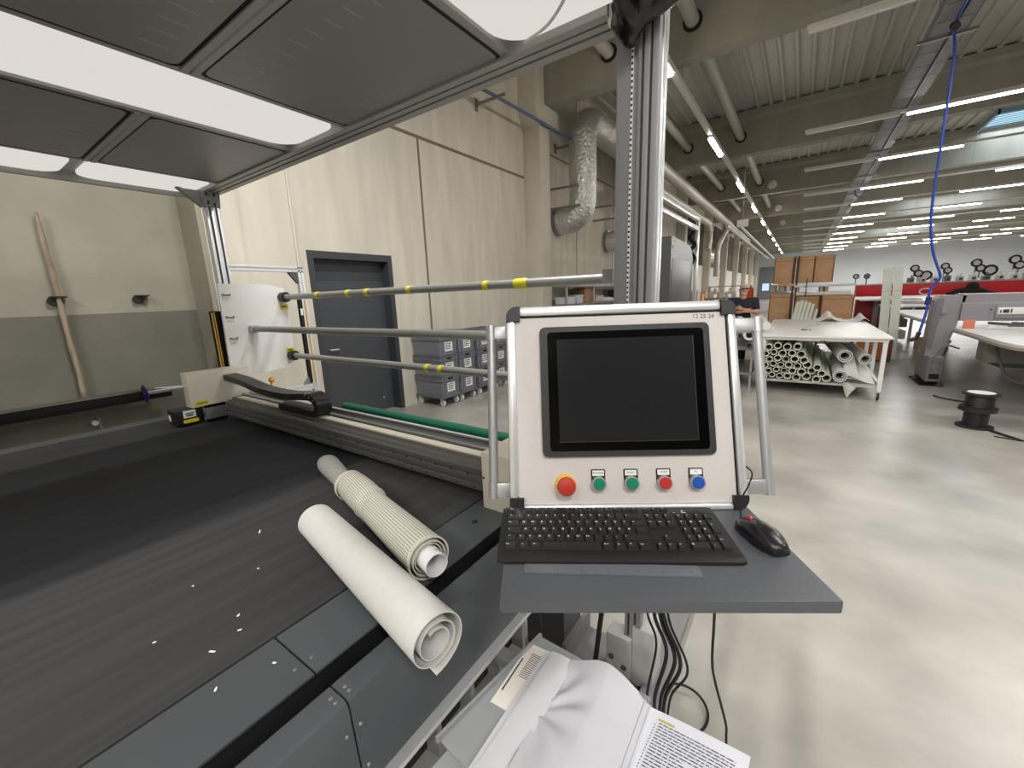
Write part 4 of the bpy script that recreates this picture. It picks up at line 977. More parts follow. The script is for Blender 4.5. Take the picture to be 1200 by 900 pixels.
def sleeve_f(u, v):
    x = -.43 + .22 * u + .006 * math.sin(v * 3); y = .28 + .562 * v + .012 * math.sin(u * 3.3) * v - .03 * max(0, u - .85) * v
    z = .668 + .012 * math.sin(u * 5 - .6) + .006 * math.sin(v * 6 + u * 4) + .010
    d_ = math.hypot((u - .0) * .22, (v - .72) * .56); a_ = math.atan2((v - .72) * .56, u * .22 + .02)
    z += .0045 * math.sin(a_ * 9 + 1.2) * math.exp(-((d_ - .06) / .06) ** 2) + .0025 * math.sin(v * 40 + u * 14) * max(0, 1 - u * 1.6)
    z += .012 * (1 - abs(2 * u - 1)) 
    return (x, y, z)
sv = thing('plastic_sleeve', 'glossy clear plastic sleeve bulging over the papers in the tray', 'sleeve', (-.33, .62, .66))
obj('sleeve_film', MB().sheet(sleeve_f, 44, 60, .0015), M_slv, sv, angle=80)
obj('sleeve_seam', MB().tube([tuple(V(sleeve_f(.985, v / 20)) + V((0, 0, .001))) for v in range(21)], .0012, 5), M_slv, sv)
obj('sleeve_fold', MB().tube([tuple(V(sleeve_f(.93, v / 20)) + V((0, 0, .0015))) for v in range(21)], .002, 5), M_slv, sv)
obj('sleeve_strip', MB().sheet(lambda u, v: (-.485 + .07 * u, .29 + .553 * v, .6685 + .003 * math.sin(3 * u) + .002 * math.sin(v * 9)), 6, 20, .0012), mat('sleeve_strip_white', (208, 208, 213), .3), sv)
pg = thing('printed_page', 'white printed page with dense lines of text at the right of the tray', 'page', (-.1, .62, .66))
pgf = lambda u, v: (-.225 + .225 * u - .02 * (1 - v), .53 + .305 * v - .004 * u, .662 + .012 * math.sin(PI * u * .5) + .004 * math.sin(v * 3))
obj('page_sheet', MB().sheet(pgf, 16, 18, .0012), mat('page_white', (226, 228, 238), .75), pg)
tx = MB()
def word(u0, u1, v0, h):
    n = 3; ps = []
    for k in range(n + 1):
        u = u0 + (u1 - u0) * k / n
        for q in (v0, v0 - h): ps.append(tuple(V(pgf(u, q)) + V((0, 0, .0007))))
    tx.mesh(ps, [(2 * k, 2 * k + 1, 2 * k + 3, 2 * k + 2) for k in range(n)])
for li in range(34):
    v0 = .90 - li * .0255
    u = .20 + (0.0 if li < 2 else 0); end = .90 if (li % 9) != 8 else .5
    if li: word(.165, .178, v0, .008)
    while u < end:
        l = rnd.uniform(.018, .07); word(u, min(u + l, end), v0, .0085); u += l + .011
obj('page_text', tx, M_ink, pg, kind='stuff', label='dense lines of small print')
obj('highlight_mark', MB().mesh([tuple(V(pgf(u, v)) + V((0, 0, .0009))) for u, v in ((.18, .935), (.34, .935), (.34, .915), (.18, .915))], [(0, 1, 2, 3)]), mat('highlighter', (196, 190, 90), .7), pg)
ps_ = obj('blank_paper', MB().sheet(wavy(-.24, .03, .28, .60, .656, .001, 2, 2, .2), 8, 8, .002), M_paper, label='blank white sheet under the printed page', cat='paper')
# ------------------------------------------------------------------ cables below the shelf
def fl(u, v, z): q = OC + Matrix.Rotation(RZ, 3, 'Z') @ V((u, v, 0)); return (q.x, q.y, z)
M_cab = mat('black_cable', (18, 18, 19), .5)
def cable(ctrl, r, lab, grp=None):
    return obj('cable', MB().tube(pts_curve(ctrl), r, 7), M_cab, label=lab, cat='cable', group=grp)
cable([fl(.26, .06, 1.13), (-.118, 1.08, .95), (-.122, 1.15, .69), (-.122, 1.18, .54), (-.111, 1.2, .45), (-.075, 1.21, .31), (-.07, 1.22, .24), (-.06, 1.24, .01)], .004, 'single thin black cable hanging right of the others from the shelf')
for k, (dx, z_) in enumerate(((0, .3), (.012, .2), (.02, .12), (.03, .06), (-.015, .25))):
    cable([fl(.07 + dx, .12, 1.12), (-.29 + dx, 1.08, .9), (-.29 + dx * 1.5, 1.15, .65), (-.255 + dx * 2.2, 1.18, .5 - dx), (-.29 + dx * 1.5, 1.2 + dx, .28), (-.30 + dx, 1.3, .01)], .006 if k < 3 else .004, 'black cable in the bundle hanging behind the papers', 'cable bundle under the console')
cable([(-.34, 1.42, .01)] + [(-.235 + .085 * math.cos(a), 1.45 + .085 * math.sin(a), .012 + .03 * math.sin(a / 2)) for a in [R(170 - 32 * k) for k in range(9)]], .005, 'loop of black cable lying on the floor beside the bundle')
for k in range(2):
    cable([(-.50 + .02 * k, 1.2, 1.05), (-.52 + .02 * k, 1.24, .7), (-.56, 1.3, .5 - .03 * k), (-.66, 1.34, .45 - .03 * k), (-.74, 1.30, .50)], .009, 'thick black cable sagging from the post to the dark leg', 'thick cables at the dark leg')
cable([(-.50, 1.22, .95), (-.515, 1.3, .6), (-.55, 1.33, .3), (-.58, 1.33, .02)], .010, 'thick black cable running straight down beside the post foot')
cable([(-.585, .93, .95), (-.585, .93, .8), (-.56, .905, .66)], .0035, 'short thin black wire at the corner of the tray')
# ------------------------------------------------------------------ crates by the left wall
M_cr = mat('crate_grey', (118, 121, 130), .5); M_crd = mat('crate_grey_rim', (104, 107, 116), .5)
PROTO = {}
def crate(x, y, z, lab, grp, lid=False):
    """600 x 400 stacking crate, short side towards +X"""
    if 'c' not in PROTO:
        t = thing('crate', '', 'crate', (0, 0, 0))
        m = MB(); T_ = .012
        m.mesh([(-.28, -.185, 0), (.28, -.185, 0), (.28, .185, 0), (-.28, .185, 0), (-.29, -.192, .31), (.29, -.192, .31), (.29, .192, .31), (-.29, .192, .31), (-.275, -.178, .31), (.275, -.178, .31), (.275, .178, .31), (-.275, .178, .31), (-.268, -.172, .012), (.268, -.172, .012), (.268, .172, .012), (-.268, .172, .012)],
               [(3, 2, 1, 0), (0, 1, 5, 4), (1, 2, 6, 5), (2, 3, 7, 6), (3, 0, 4, 7), (4, 5, 9, 8), (5, 6, 10, 9), (6, 7, 11, 10), (7, 4, 8, 11), (8, 9, 13, 12), (9, 10, 14, 13), (10, 11, 15, 14), (11, 8, 12, 15), (12, 13, 14, 15)])
        obj('crate_wall', m, M_cr, t)
        r = MB()
        for zz in (.30, .235): 
            for s in (-1, 1): r.box(-.302, .302, s * .19, s * .203, zz - .006, zz + .01).box(s * .288, s * .302, -.20, .20, zz - .006, zz + .01)
        for s in (-1, 1):
            for q in (-.14, .14): r.box(s * .285, s * .297, q - .004, q + .004, .01, .3)
            for q in (-.24, -.08, .08, .24): r.box(q - .004, q + .004, s * .188, s * .198, .235, .3)
        obj('rim', r, M_crd, t)
        obj('grip_hole', MB().box(.292, .299, -.05, .05, .255, .28, .003), M_black, t)
        obj('paper_label', MB().box(.291, .294, -.08, .085, .06, .2), M_label, t)
        p = MB()
        for k in range(4): p.box(.294, .2945, -.065, .06 - .02 * (k % 2), .17 - k * .026, .182 - k * .026)
        obj('label_print', p, M_ink, t, kind='stuff')
        reg(t); PROTO['c'] = t; o = t
    else: o = copy_tree(PROTO['c'])
    o.location = (x, y, z); o['label'] = lab; o['group'] = grp
    MW[o.name] = Matrix.Translation((x, y, z)); TOPC.append(o)
    return o
TOPC = []
def dolly(x, y, lab):
    if 'd' not in PROTO:
        t = thing('crate_dolly', '', 'dolly', (0, 0, 0))
        obj('dolly_frame', MB().box(-.30, .30, -.2, .2, .13, .165, .004), M_crd, t)
        for sx in (-.24, .24):
            for sy in (-.15, .15):
                c = obj('caster', MB().lathe([(.02, -.016), (.05, -.014), (.052, 0), (.05, .014), (.02, .016)], (sx, sy, .053), 16, 'y'), mat('white_wheel', (222, 222, 218), .4), t)
                obj('caster_fork', MB().box(sx - .025, sx + .025, sy - .024, sy - .019, .05, .13).box(sx - .025, sx + .025, sy + .019, sy + .024, .05, .13).box(sx - .03, sx + .03, sy - .025, sy + .025, .12, .13), M_alu_b, c)
        reg(t); PROTO['d'] = t
        for ch in KIDS.get(t.name, []): reg(ch)
        o = t
    else: o = copy_tree(PROTO['d'])
    o.location = (x, y, 0); o['label'] = lab; o['group'] = 'white wheeled crate dollies'
STK = [(-4.68, 4.60, 3, 'left front'), (-4.68, 5.03, 3, 'second'), (-4.70, 5.52, 3, 'third'), (-4.70, 5.98, 3, 'fourth')]
for x, y, n, nm in STK:
    dolly(x, y, 'wheeled dolly under the %s stack of grey crates by the wall' % nm)
    for k in range(n):
        crate(x, y, .166 + k * .316, 'grey labelled crate, %s of the %s stack by the wall' % (('bottom', 'middle', 'top')[k], nm), 'stacked grey crates')
for q in range(2):
    obj('crate_lid', MB().box(-4.98, -4.38, 4.40 + .43 * q, 4.80 + .43 * q, 1.112, 1.13, .004).box(-4.94, -4.42, 4.44 + .43 * q, 4.76 + .43 * q, 1.13, 1.14), M_crd, TOPC[2 + 3 * q])
# ------------------------------------------------------------------ workbench shelf seen below the top bar
sf = thing('storage_rack', 'steel storage rack with small goods along the wall behind the console', 'rack', (-4.6, 10.5, 0))
for k in range(4): obj('rack_post', MB().box(-4.52, -4.48, 8.75 + 1.55 * k, 8.79 + 1.55 * k, 0, 1.86), M_alu, sf)
for zz in (.3, 1.05, 1.38, 1.80): obj('rack_shelf', MB().box(-4.95, -4.45, 8.7, 13.5, zz, zz + .03), M_grey, sf)
for q, (y, l, h, c, lab) in enumerate(((8.85, .5, .16, (222, 226, 230), 'pale plastic tub on the rack at left'), (9.45, .35, .2, (214, 216, 218), 'white box on the rack beside the tub'), (9.9, .45, .38, (168, 128, 92), 'brown carton leaning on the rack'), (10.6, .5, .16, (214, 190, 176), 'pink and cream carton on the rack'), (12.2, .5, .3, (60, 60, 62), 'dark bin on the rack at right'))):
    bxx = MB(); bxx.box(-4.85, -4.55, y, y + l, 1.41, 1.41 + h, .01).box(-4.86, -4.54, y - .01, y + l + .01, 1.41 + h - .03, 1.41 + h + .004, .004)
    obj('storage_box', bxx, mat('rackbox%d' % q, c, .6), label=lab, cat='box')
obj('foil_heap', MB().sheet(lambda u, v: (-4.9 + .42 * u, 11.15 + .95 * v, 1.44 + .10 * math.sin(PI * u) * math.sin(PI * v) * (1 + .4 * math.sin(9 * v))), 10, 18, .02), M_paper, label='crumpled white wrapping heap on the rack', cat='wrapping')

# ------------------------------------------------------------------ next machine: dark cabinet and white frame behind the post
cb_ = thing('machine_cabinet', 'tall dark grey machine cabinet just right of the canopy post', 'cabinet', (-1.75, 7.7, 0))
obj('cabinet_body', MB().prism([(7.0, 0), (8.62, 0), (8.62, 2.22), (8.45, 2.38), (8.1, 2.45), (7.0, 2.48)], 'x', -2.5, -1.745), mat('cabinet_grey', (76, 78, 83), .35), cb_)
obj('cabinet_sticker', MB().box(-1.745, -1.742, 7.05, 7.17, 2.28, 2.40), M_label, cb_)
obj('cabinet_door', MB().box(-1.748, -1.741, 7.1, 8.5, .15, 2.15, .002), mat('cabinet_grey', (76, 78, 83), .35), cb_)
obj('sticker_print', MB().box(-1.742, -1.741, 7.08, 7.13, 2.3, 2.35), M_ink, cb_)
wf = thing('portal_frame', 'white aluminium portal frame behind the dark cabinet', 'frame', (-2.2, 9, 0))
obj('frame_beam', MB().box(-2.28, -2.2, 7.1, 11.5, 3.27, 3.36, .005).box(-2.28, -2.2, 7.1, 11.4, 3.05, 3.14, .005), M_alu_b, wf)
obj('frame_post', MB().box(-2.27, -2.19, 11.35, 11.46, 0, 3.3, .005), M_alu_b, wf)
obj('frame_post', MB().box(-2.27, -2.19, 7.1, 7.2, 2.49, 3.3, .005), M_alu_b, wf)
obj('cable_tangle', MB().tube(pts_curve([(-2.25, 11.1, 3.0), (-2.3, 10.9, 2.85), (-2.22, 11.1, 2.7), (-2.3, 11.0, 2.55), (-2.24, 11.2, 2.4), (-2.28, 11.0, 2.2)]), .05, 6), M_blackm, wf)

# ------------------------------------------------------------------ white table with fibre tubes
tb = thing('work_table', 'white work table on casters with a shelf full of pale tubes', 'table', (.32, 9.4, 0))
M_tw = mat('table_white', (236, 236, 234), .35)
obj('table_top', MB().box(-.46, 1.10, 7.52, 11.3, .875, .90, .004), M_tw, tb)
obj('apron_rail', MB().box(-.42, 1.06, 7.56, 7.60, .835, .875).box(-.42, 1.06, 11.2, 11.24, .835, .875).box(1.02, 1.06, 7.6, 11.2, .835, .875).box(-.42, -.38, 7.6, 11.2, .835, .875), M_tw, tb)
for (x, y) in ((1.03, 7.60), (-.41, 7.60), (1.03, 11.2), (-.41, 11.2), (1.03, 9.4), (1.03, 8.5)):
    l = obj('leg', MB().box(x - .025, x + .025, y - .025, y + .025, .13, .875), M_tw, tb)
    if y in (7.60, 11.2):
        obj('caster', MB().lathe([(.015, -.014), (.05, -.013), (.052, 0), (.05, .013), (.015, .014)], (x, y, .052), 16, 'x'), M_black, l)
        obj('caster_fork', MB().box(x - .022, x - .017, y - .03, y + .02, .05, .13).box(x + .017, x + .022, y - .03, y + .02, .05, .13).box(x - .022, x + .022, y - .03, y + .03, .12, .135), M_alu_b, l)
obj('shelf_rail', MB().box(-.42, 1.05, 7.62, 7.66, .17, .205).box(-.42, 1.05, 11.18, 11.22, .17, .205).box(1.01, 1.05, 7.6, 11.2, .17, .24), M_tw, tb)
obj('shelf_board', MB().box(-.42, 1.05, 7.6, 11.2, .195, .21), mat('shelf_grey', (190, 190, 188), .6), tb)
M_ft = mat('fibre_tube', (206, 211, 196), .6, noise=.08, nscale=12)
LONG = 2.6
def fibre_tube(x, z, r, y0, ln, lab, tilt=0.):
    key = round(r, 3)
    if key not in PROTO:
        o = obj('fibre_tube', MB().pipe((0, 0, 0), (0, ln, 0), r, .22 * r, 18), M_ft); PROTO[key] = o
    else: o = PROTO[key].copy(); COL.objects.link(o)
    o.location = (x, y0, z); o.rotation_euler = (0, 0, tilt)
    o['label'] = lab; o['category'] = 'tube'; o['group'] = 'pale fibre tubes under the white table'
rows = [(.262, [(-.37, .05), (-.265, .045), (-.165, .047), (-.06, .05), (.055, .055), (.18, .058), (.305, .052), (.425, .058)], 'bottom'),
        (.35, [(-.315, .046), (-.212, .044), (-.112, .045), (-.003, .05), (.115, .055), (.24, .052), (.36, .05)], 'second'),
        (.438, [(-.37, .052), (-.262, .046), (-.162, .045), (-.058, .05), (.055, .05), (.175, .056), (.30, .05)], 'third'),
        (.53, [(-.315, .046), (-.21, .05), (-.102, .048), (.01, .054), (.13, .054)], 'fourth'),
        (.62, [(-.37, .045), (-.268, .046), (-.155, .055), (-.03, .05), (.085, .058)], 'fifth'),
        (.72, [(-.34, .052), (-.225, .052), (-.10, .055), (.03, .052)], 'topmost')]
for z, L, nm in rows:
    for k, (x, r) in enumerate(L):
        fibre_tube(x, z + .02 * (k % 2), r, 7.50 + .05 * ((k * 7) % 3) + .0, LONG, 'pale fibre tube, %s from left in the %s row under the white table' % (ORD[k], nm), R(-1 - .4 * (k % 3)))
M_felt = mat('white_fabric_roll', (214, 216, 212), .8, noise=.05, nscale=10)
for q, (p0, p1, r, lab) in enumerate((((.575, 7.50, .33), (.62, 9.4, .34), .085, 'white fabric roll beside the pale tubes on the table shelf'), ((.62, 7.70, .60), (.52, 9.6, .61), .09, 'white fabric roll lying higher behind the other rolls under table'), ((.86, 7.75, .56), (.78, 9.5, .57), .08, 'rightmost white fabric roll under the white table'))):
    t = thing('fabric_roll', lab, 'roll', p0)
    obj('roll_body', MB().pipe(p0, p1, r, .012, 22), M_felt, t)
    obj('roll_layer', MB().pipe(V(p0) + V((0, .01, 0)), p1, r * .72, .008, 20), M_felt, t)
for q, (pts, lab) in enumerate((([(.62, 7.62, .27), (.99, 7.66, .255), (.86, 8.3, .55), (.66, 8.2, .6)], 'loose white fabric sheet hanging from the rolls under the table'), ([(.60, 7.60, .30), (.80, 7.58, .34), (.74, 7.9, .55), (.64, 7.9, .5)], 'small folded fabric flap beside the lowest white roll'), ([(.62, 7.60, .21), (.78, 7.58, .20), (.72, 7.60, .05), (.66, 7.62, .04)], 'fabric scrap hanging below the table shelf'))):
    a_, b_, c_, d_ = map(V, pts)
    obj('fabric_sheet', MB().sheet(lambda u, v: tuple(a_.lerp(b_, u).lerp(d_.lerp(c_, u), v) + V((0, -.03 * math.sin(PI * u), .03 * math.sin(5 * u + 2 * v)))), 10, 10, .006), M_felt, label=lab, cat='fabric')
for q, (x0, x1, ph, lab) in enumerate(((.30, .78, 0, 'white sheet curling up at the far end of the white table'), (.86, 1.16, 1, 'second white curled sheet at the far right of the white table'))):
    def f(u, v, x0=x0, x1=x1, q=q):
        return (x0 + (x1 - x0) * u, 10.4 + .9 * v + .25 * u, .906 + (.17 if q == 0 else .12) * math.exp(-((u - (.45 if q == 0 else .7)) / .22) ** 2) * (.5 + .5 * v))
    obj('curled_sheet', MB().sheet(f, 24, 8, .004), M_paper, label=lab, cat='sheet')
obj('pencil_mark', MB().tube([(.1, 9.1, .9015), (.3, 9.7, .902), (.62, 10.2, .902)], .006, 4), M_grey, label='thin grey cord across the white table top', cat='cord')
obj('hand_tool', MB().box(.06, .13, 8.5, 8.6, .90, .915, .003).box(.12, .2, 8.52, 8.55, .90, .91), M_dark, label='small dark tool lying on the white table top', cat='tool')
for q in range(2):
    obj('under_drawer', MB().box(.02 + .36 * q, .30 + .36 * q, 7.8, 8.1, .84 - .05, .835, .004), M_tw if q == 0 else M_white, label='%s white tray hanging under the white table top' % ('left', 'right')[q], cat='tray')
# ------------------------------------------------------------------ cartons
M_cart = mat('cardboard', (214, 172, 132), .8, noise=.05, nscale=5, rgb2=(200, 156, 116))
M_cartd = mat('cardboard_edge', (142, 104, 76), .8)
M_wood = mat('pallet_wood', (196, 170, 138), .8)
def carton(x0, x1, z0, z1, y0, dep, lab, flap=.5):
    t = thing('carton', lab, 'carton', ((x0 + x1) / 2, y0 + dep / 2, z0))
    obj('carton_body', MB().box(x0, x1, y0, y0 + dep, z0, z1, .008), M_cart, t)
    e = MB()
    for xx in (x0, x1): e.box(xx - .012, xx + .012, y0 - .008, y0 + .02, z0, z1, .003)
    e.box(x0, x1, y0 - .006, y0 + .0, z1 - .09 * flap * 2, z1 - .085 * flap * 2 + .004)
    obj('carton_edge', e, M_cartd, t)
    obj('carton_lid', MB().box(x0 - .01, x1 + .01, y0 - .01, y0 + dep + .01, z1 - .012, z1 + .012, .004), M_wood, t)
carton(-.62, -.22, 1.70, 2.34, 13, .9, 'tall brown carton at top left of the carton pile')
carton(-.14, .215, 1.70, 2.34, 13, .9, 'brown carton in the middle of the top row')
carton(.225, .60, 1.70, 2.34, 13, .9, 'brown carton at the right end of the top row')
carton(-.66, -.16, .18, 1.44, 13, .9, 'tall brown carton at bottom left of the carton pile')
carton(-.09, .40, .18, 1.37, 13.02, .9, 'brown carton in the middle of the bottom row')
carton(.45, 1.06, .18, 1.37, 12.9, .9, 'wide light brown carton at right of the bottom row')
for q, (x0, x1, z) in enumerate(((-.66, -.16, 1.46), (-.14, 1.0, 1.42))):
    p = thing('wooden_pallet', ('left pallet between the two carton rows', 'right pallet between the two carton rows')[q], 'pallet', ((x0 + x1) / 2, 13.4, z))
    if q: obj('pallet_deck', MB().box(x0 + .04, x1, 12.95, 13.95, z - .03, z + .05, .004), M_white, p, label='white wrapped lower boards')
    obj('pallet_blocks', MB().box(x0, x0 + .1, 12.98, 13.9, z + .05, z + .17).box((x0 + x1) / 2 - .05, (x0 + x1) / 2 + .05, 12.98, 13.9, z + .05, z + .17).box(x1 - .45 * q - .1, x1 - .45 * q, 12.98, 13.9, z + .05, z + .17), M_wood, p)
    obj('pallet_top', MB().box(x0, x1 + .05 * q, 12.95, 13.95, z + .17, z + .225, .004), M_white if q else M_wood, p)
rk_ = thing('pallet_rack', 'dark upright rack posts between the brown cartons', 'rack', (0, 13.4, 0))
for xx in (-.19, -.115, .425): obj('rack_post', MB().box(xx - .02, xx + .02, 12.97, 13.03, 0, 2.36 if xx < 0 else 1.38), mat('rack_brown', (86, 58, 42), .6), rk_)
obj('rack_strap', MB().box(.09, .11, 12.9, 12.94, 1.35, 1.8), mat('navy_strap', (30, 34, 60), .5), rk_)
M_gf = mat('glass_fibre_sheet', (226, 232, 220), .5, noise=.06, nscale=5)
for k in range(6):
    t = thing('fibre_strip', 'pale fibre strip leaning on the cartons, %s from the left of its bundle' % ORD[k], 'strip', (-.12 + .07 * k, 12.2, 0), group='leaning fibre strips')
    x0 = -.22 + .075 * k; x1 = -.04 + .078 * k
    obj('strip_body', MB().tube([(x0, 12.1, .0), (x1, 12.75, 1.28 - .035 * abs(k - 1.2) - (.10 if k == 5 else 0))], .042, 4, flat=.5), M_gf, t)
for k, (x0, x1, z) in enumerate(((1.50, 1.41, 1.95), (1.66, 1.57, 1.99))):
    t = thing('fibre_board', ('left of the two tall pale boards standing behind the white table', 'right of the two tall pale boards standing behind the white table')[k], 'board', (x0, 11.95, 0))
    obj('board', MB().prism([(x0, 0.0), (x0 + .155, 0.0), (x1 + .145, z), (x1, z - .03)], 'y', 11.95 - .05 * k, 11.99 - .05 * k), M_gf, t)
    obj('board_seam', MB().box(x0 - .06, x0 + .08, 11.946 - .05 * k, 11.95 - .05 * k, 1.45, 1.455), M_grey, t)
ob = thing('orange_crate', 'brown and orange crate standing behind the legs of the white table', 'crate', (1.2, 11.65, 0))
obj('crate_body', MB().box(.80, 1.62, 11.42, 11.9, .03, .50, .01), mat('orange_brown', (176, 96, 50), .6), ob)
obj('crate_rim', MB().box(.78, 1.64, 11.40, 11.92, .46, .51, .005).box(.78, .83, 11.40, 11.44, 0, .5).box(1.6, 1.66, 11.40, 11.44, 0, .5), mat('rust_brown', (104, 62, 42), .6), ob)
# ------------------------------------------------------------------ red machine row far right
M_red = mat('machine_red', (214, 20, 34), .4)
rm = thing('embroidery_machine', 'long red multi head machine in the right background', 'machine', (5, 18.5, 0))
obj('red_beam', MB().box(1.5, 9.5, 18, 18.5, 1.2, 1.56, .01), M_red, rm)
obj('red_skirt', MB().box(1.55, 2.45, 18.1, 18.5, .1, 1.1, .01), mat('machine_dark_red', (140, 16, 26), .5), rm)
obj('machine_table', MB().box(1.6, 3.0, 17.2, 18.1, 1.08, 1.12, .004).box(2.4, 9.5, 17.2, 18.1, .98, 1.04, .004), M_white, rm)
obj('top_tray', MB().box(1.5, 9.5, 18.02, 18.48, 1.56, 1.6), M_alu, rm)
for xx in (2.0, 4.6, 7.4): obj('leg', MB().box(xx, xx + .12, 17.9, 18.3, 0, 1.1), M_grey, rm)
for k in range(4): obj('drive_box', MB().box(2.7 + .75 * k, 3.2 + .75 * k, 17.5, 17.9, .72, .98, .01), M_dark if k % 2 else M_grey, rm)
def spool_stand(x, z, r, lab, n):
    if ('s', n) not in PROTO:
        t = thing('thread_spool', '', 'spool', (0, 18.2, 0))
        r_ = r * .85; obj('spool_rim', MB().pipe((0, 18.17, 0), (0, 18.23, 0), r_, .38 * r_, 20), M_black, t)
        obj('spool_core', MB().pipe((0, 18.16, 0), (0, 18.24, 0), r_ * .62, .12 * r_, 16).cyl((0, 18.19, 0), (0, 18.21, 0), r_ * .55, seg=14), M_white, t)
        obj('spool_pin', MB().box(-.015, .015, 18.21, 18.24, -.28, 0), M_steel, t)
        reg(t); PROTO[('s', n)] = t; o = t
    else: o = copy_tree(PROTO[('s', n)])
    o.location = (x, 18.2, z); o['label'] = lab; o['group'] = 'thread spools on the red machine'
SP = [(1.02, 1.86, .1), (1.3, 1.84, .09), (1.75, 1.86, .1), (2.88, 2.03, .13), (2.98, 1.87, .13), (3.16, 1.80, .17), (3.55, 2.05, .12), (3.62, 1.92, .12), (4.2, 2.10, .14), (4.3, 1.94, .13), (4.5, 1.87, .19), (4.95, 2.14, .15), (5.05, 1.98, .14), (5.7, 2.16, .15)]
for k, (x, z, r) in enumerate(SP):
    if x < 1.5: x += .45
    spool_stand(x, z, r, 'black thread spool above the red machine, %s from the left' % ORD[k], r)
rndm = random.Random(5)
for k in range(12):
    x = 2.75 + k * .27
    t = thing('sewing_head', 'small pale machine head on the red beam, %s from the left' % ORD[k], 'machine head', (x, 18.15, 1.6), group='heads on the red machine')
    obj('head_body', MB().box(x, x + .14, 18.05, 18.35, 1.6, 1.72 + .05 * rndm.random(), .02).cyl((x + .07, 18.1, 1.7), (x + .07, 18.1, 1.82), .02, seg=8), M_white if k % 3 else M_grey, t)
    obj('head_dial', MB().cyl((x + .07, 18.05, 1.66), (x + .07, 18.03, 1.66), .04, seg=12), M_dark, t)
dj = obj('dark_jacket', remeshed(MB().ball((4.0, 17.5, 1.30), .25, 14, (1.5, .5, .45)).ball((4.05, 17.5, 1.42), .14, 12, (1, .8, 1.1)).ball((4.35, 17.5, 1.22), .16, 12, (1.4, .5, .5)).ball((3.7, 17.5, 1.24), .14, 12, (1.4, .5, .5)), .025, 4), mat('jacket_dark', (42, 38, 36), .9), label='dark jacket heaped in front of the red beam', cat='jacket')
lt = obj('loop_cable', MB().tube([(3.10 + .13 * math.cos(2 * PI * k / 16), 17.6, 1.32 + .09 * math.sin(2 * PI * k / 16)) for k in range(17)], .018, 6), M_white, label='white cable loop hanging in front of the red beam', cat='cable')
for k in range(2):
    obj('support_strut', MB().box(5.2 + .14 * k, 5.27 + .14 * k, 16.9, 16.95, .9, 1.95 + .3 * k), M_white, label='%s white upright strut before the red machine at the right edge' % ('left', 'right')[k], cat='strut')
wt = thing('side_table', 'white table with drawers in front of the red machine', 'table', (2.6, 16, 0))
obj('table_top', MB().box(1.95, 3.3, 15.2, 16.5, .96, 1.0, .004), M_white, wt)
for zz in (.1, .42, .68): obj('drawer_box', MB().box(2.0, 2.45, 15.3, 16.4, zz, zz + .22, .01), M_grey if zz > .4 else M_white, wt)
obj('drawer_box', MB().box(2.6, 3.2, 15.3, 16.4, .62, .90, .01), M_dark, wt)
for xx in (2.5, 3.2): obj('leg', MB().box(xx, xx + .06, 15.3, 15.36, 0, .96), M_white, wt)
fb = obj('floor_carton', MB().box(2.45, 2.95, 13.6, 14.2, 0, .26, .01).box(2.43, 2.97, 13.58, 14.22, .20, .27, .005), mat('pale_carton', (190, 172, 150), .8), label='pale carton on the floor under the long white table', cat='carton')

# ------------------------------------------------------------------ grey quilting machine
M_qm = mat('quilting_grey', (142, 138, 144), .42)
M_qd = mat('quilting_grey_dark', (118, 114, 120), .45)
qm = thing('quilting_machine', 'grey bridge type quilting machine with a long white table top', 'machine', (3, 9.3, 0))
obj('table_top', MB().prism([(2.02, 15.0), (2.02, 8.1), (2.01, 7.3), (2.05, 6.95), (2.15, 6.75), (5.2, 6.75), (5.2, 15.0)], 'z', .875, .905), M_white, qm)
obj('table_edge', MB().prism([(2.0, 15.0), (2.0, 8.1), (1.99, 7.3), (2.03, 6.93), (2.14, 6.73), (5.22, 6.73), (5.22, 15.0)], 'z', .845, .876), mat('edge_beige', (170, 164, 154), .5), qm)
obj('bridge_beam', MB().prism([(9.15, 1.02), (9.15, 1.27), (9.2, 1.30), (9.2, 1.42), (9.65, 1.42), (9.65, 1.02)], 'x', 2.05, 5.6), M_qm, qm, angle=20)
obj('bridge_step', MB().box(2.4, 5.6, 9.13, 9.15, 1.06, 1.26, .002), M_qm, qm)
lf_ = obj('left_column', MB().prism([(1.735, .45), (1.93, .45), (2.03, .9), (2.09, 1.40), (1.81, 1.41), (1.755, 1.34)], 'y', 9.2, 9.5), M_qm, qm, angle=20)
obj('column_cover', MB().prism([(1.75, .62), (1.80, .6), (1.83, 1.02), (1.85, 1.36), (1.80, 1.36), (1.77, 1.30)], 'y', 9.18, 9.2), M_qd, lf_)
obj('cover_latch', MB().box(1.84, 1.90, 9.17, 9.2, 1.12, 1.24, .004), M_qm, lf_)
fb_ = obj('foot_block', MB().box(1.757, 1.925, 9.0, 9.8, .07, .475, .01), M_qm, qm)
fb2 = obj('foot_block', MB().box(1.765, 1.917, 8.98, 9.0, .08, .46, .006), M_qd, qm, label='dark end face of the foot with bolts')
for xx in (1.80, 1.88):
    for zz in (.38, .27): obj('bolt', MB().cyl((xx, 8.98, zz), (xx, 8.97, zz), .012, seg=8), M_dark, fb2)
obj('foot_opening', MB().box(1.785, 1.90, 8.975, 8.981, .12, .20), M_blackm, fb2)
obj('foot_plate', MB().box(1.70, 1.96, 9.0, 9.8, 0, .012).box(1.77, 1.91, 9.1, 9.7, .012, .07), M_blackm, qm)
for xx, yy in ((1.73, 9.5), (1.93, 9.02)): obj('levelling_foot', MB().lathe([(.05, 0), (.05, .02), (.02, .03), (.02, .09)], (xx, yy, .012), 12), M_dark, qm)
obj('under_frame', MB().box(2.3, 5.4, 8.3, 8.7, .45, .62, .01), M_dark, qm)
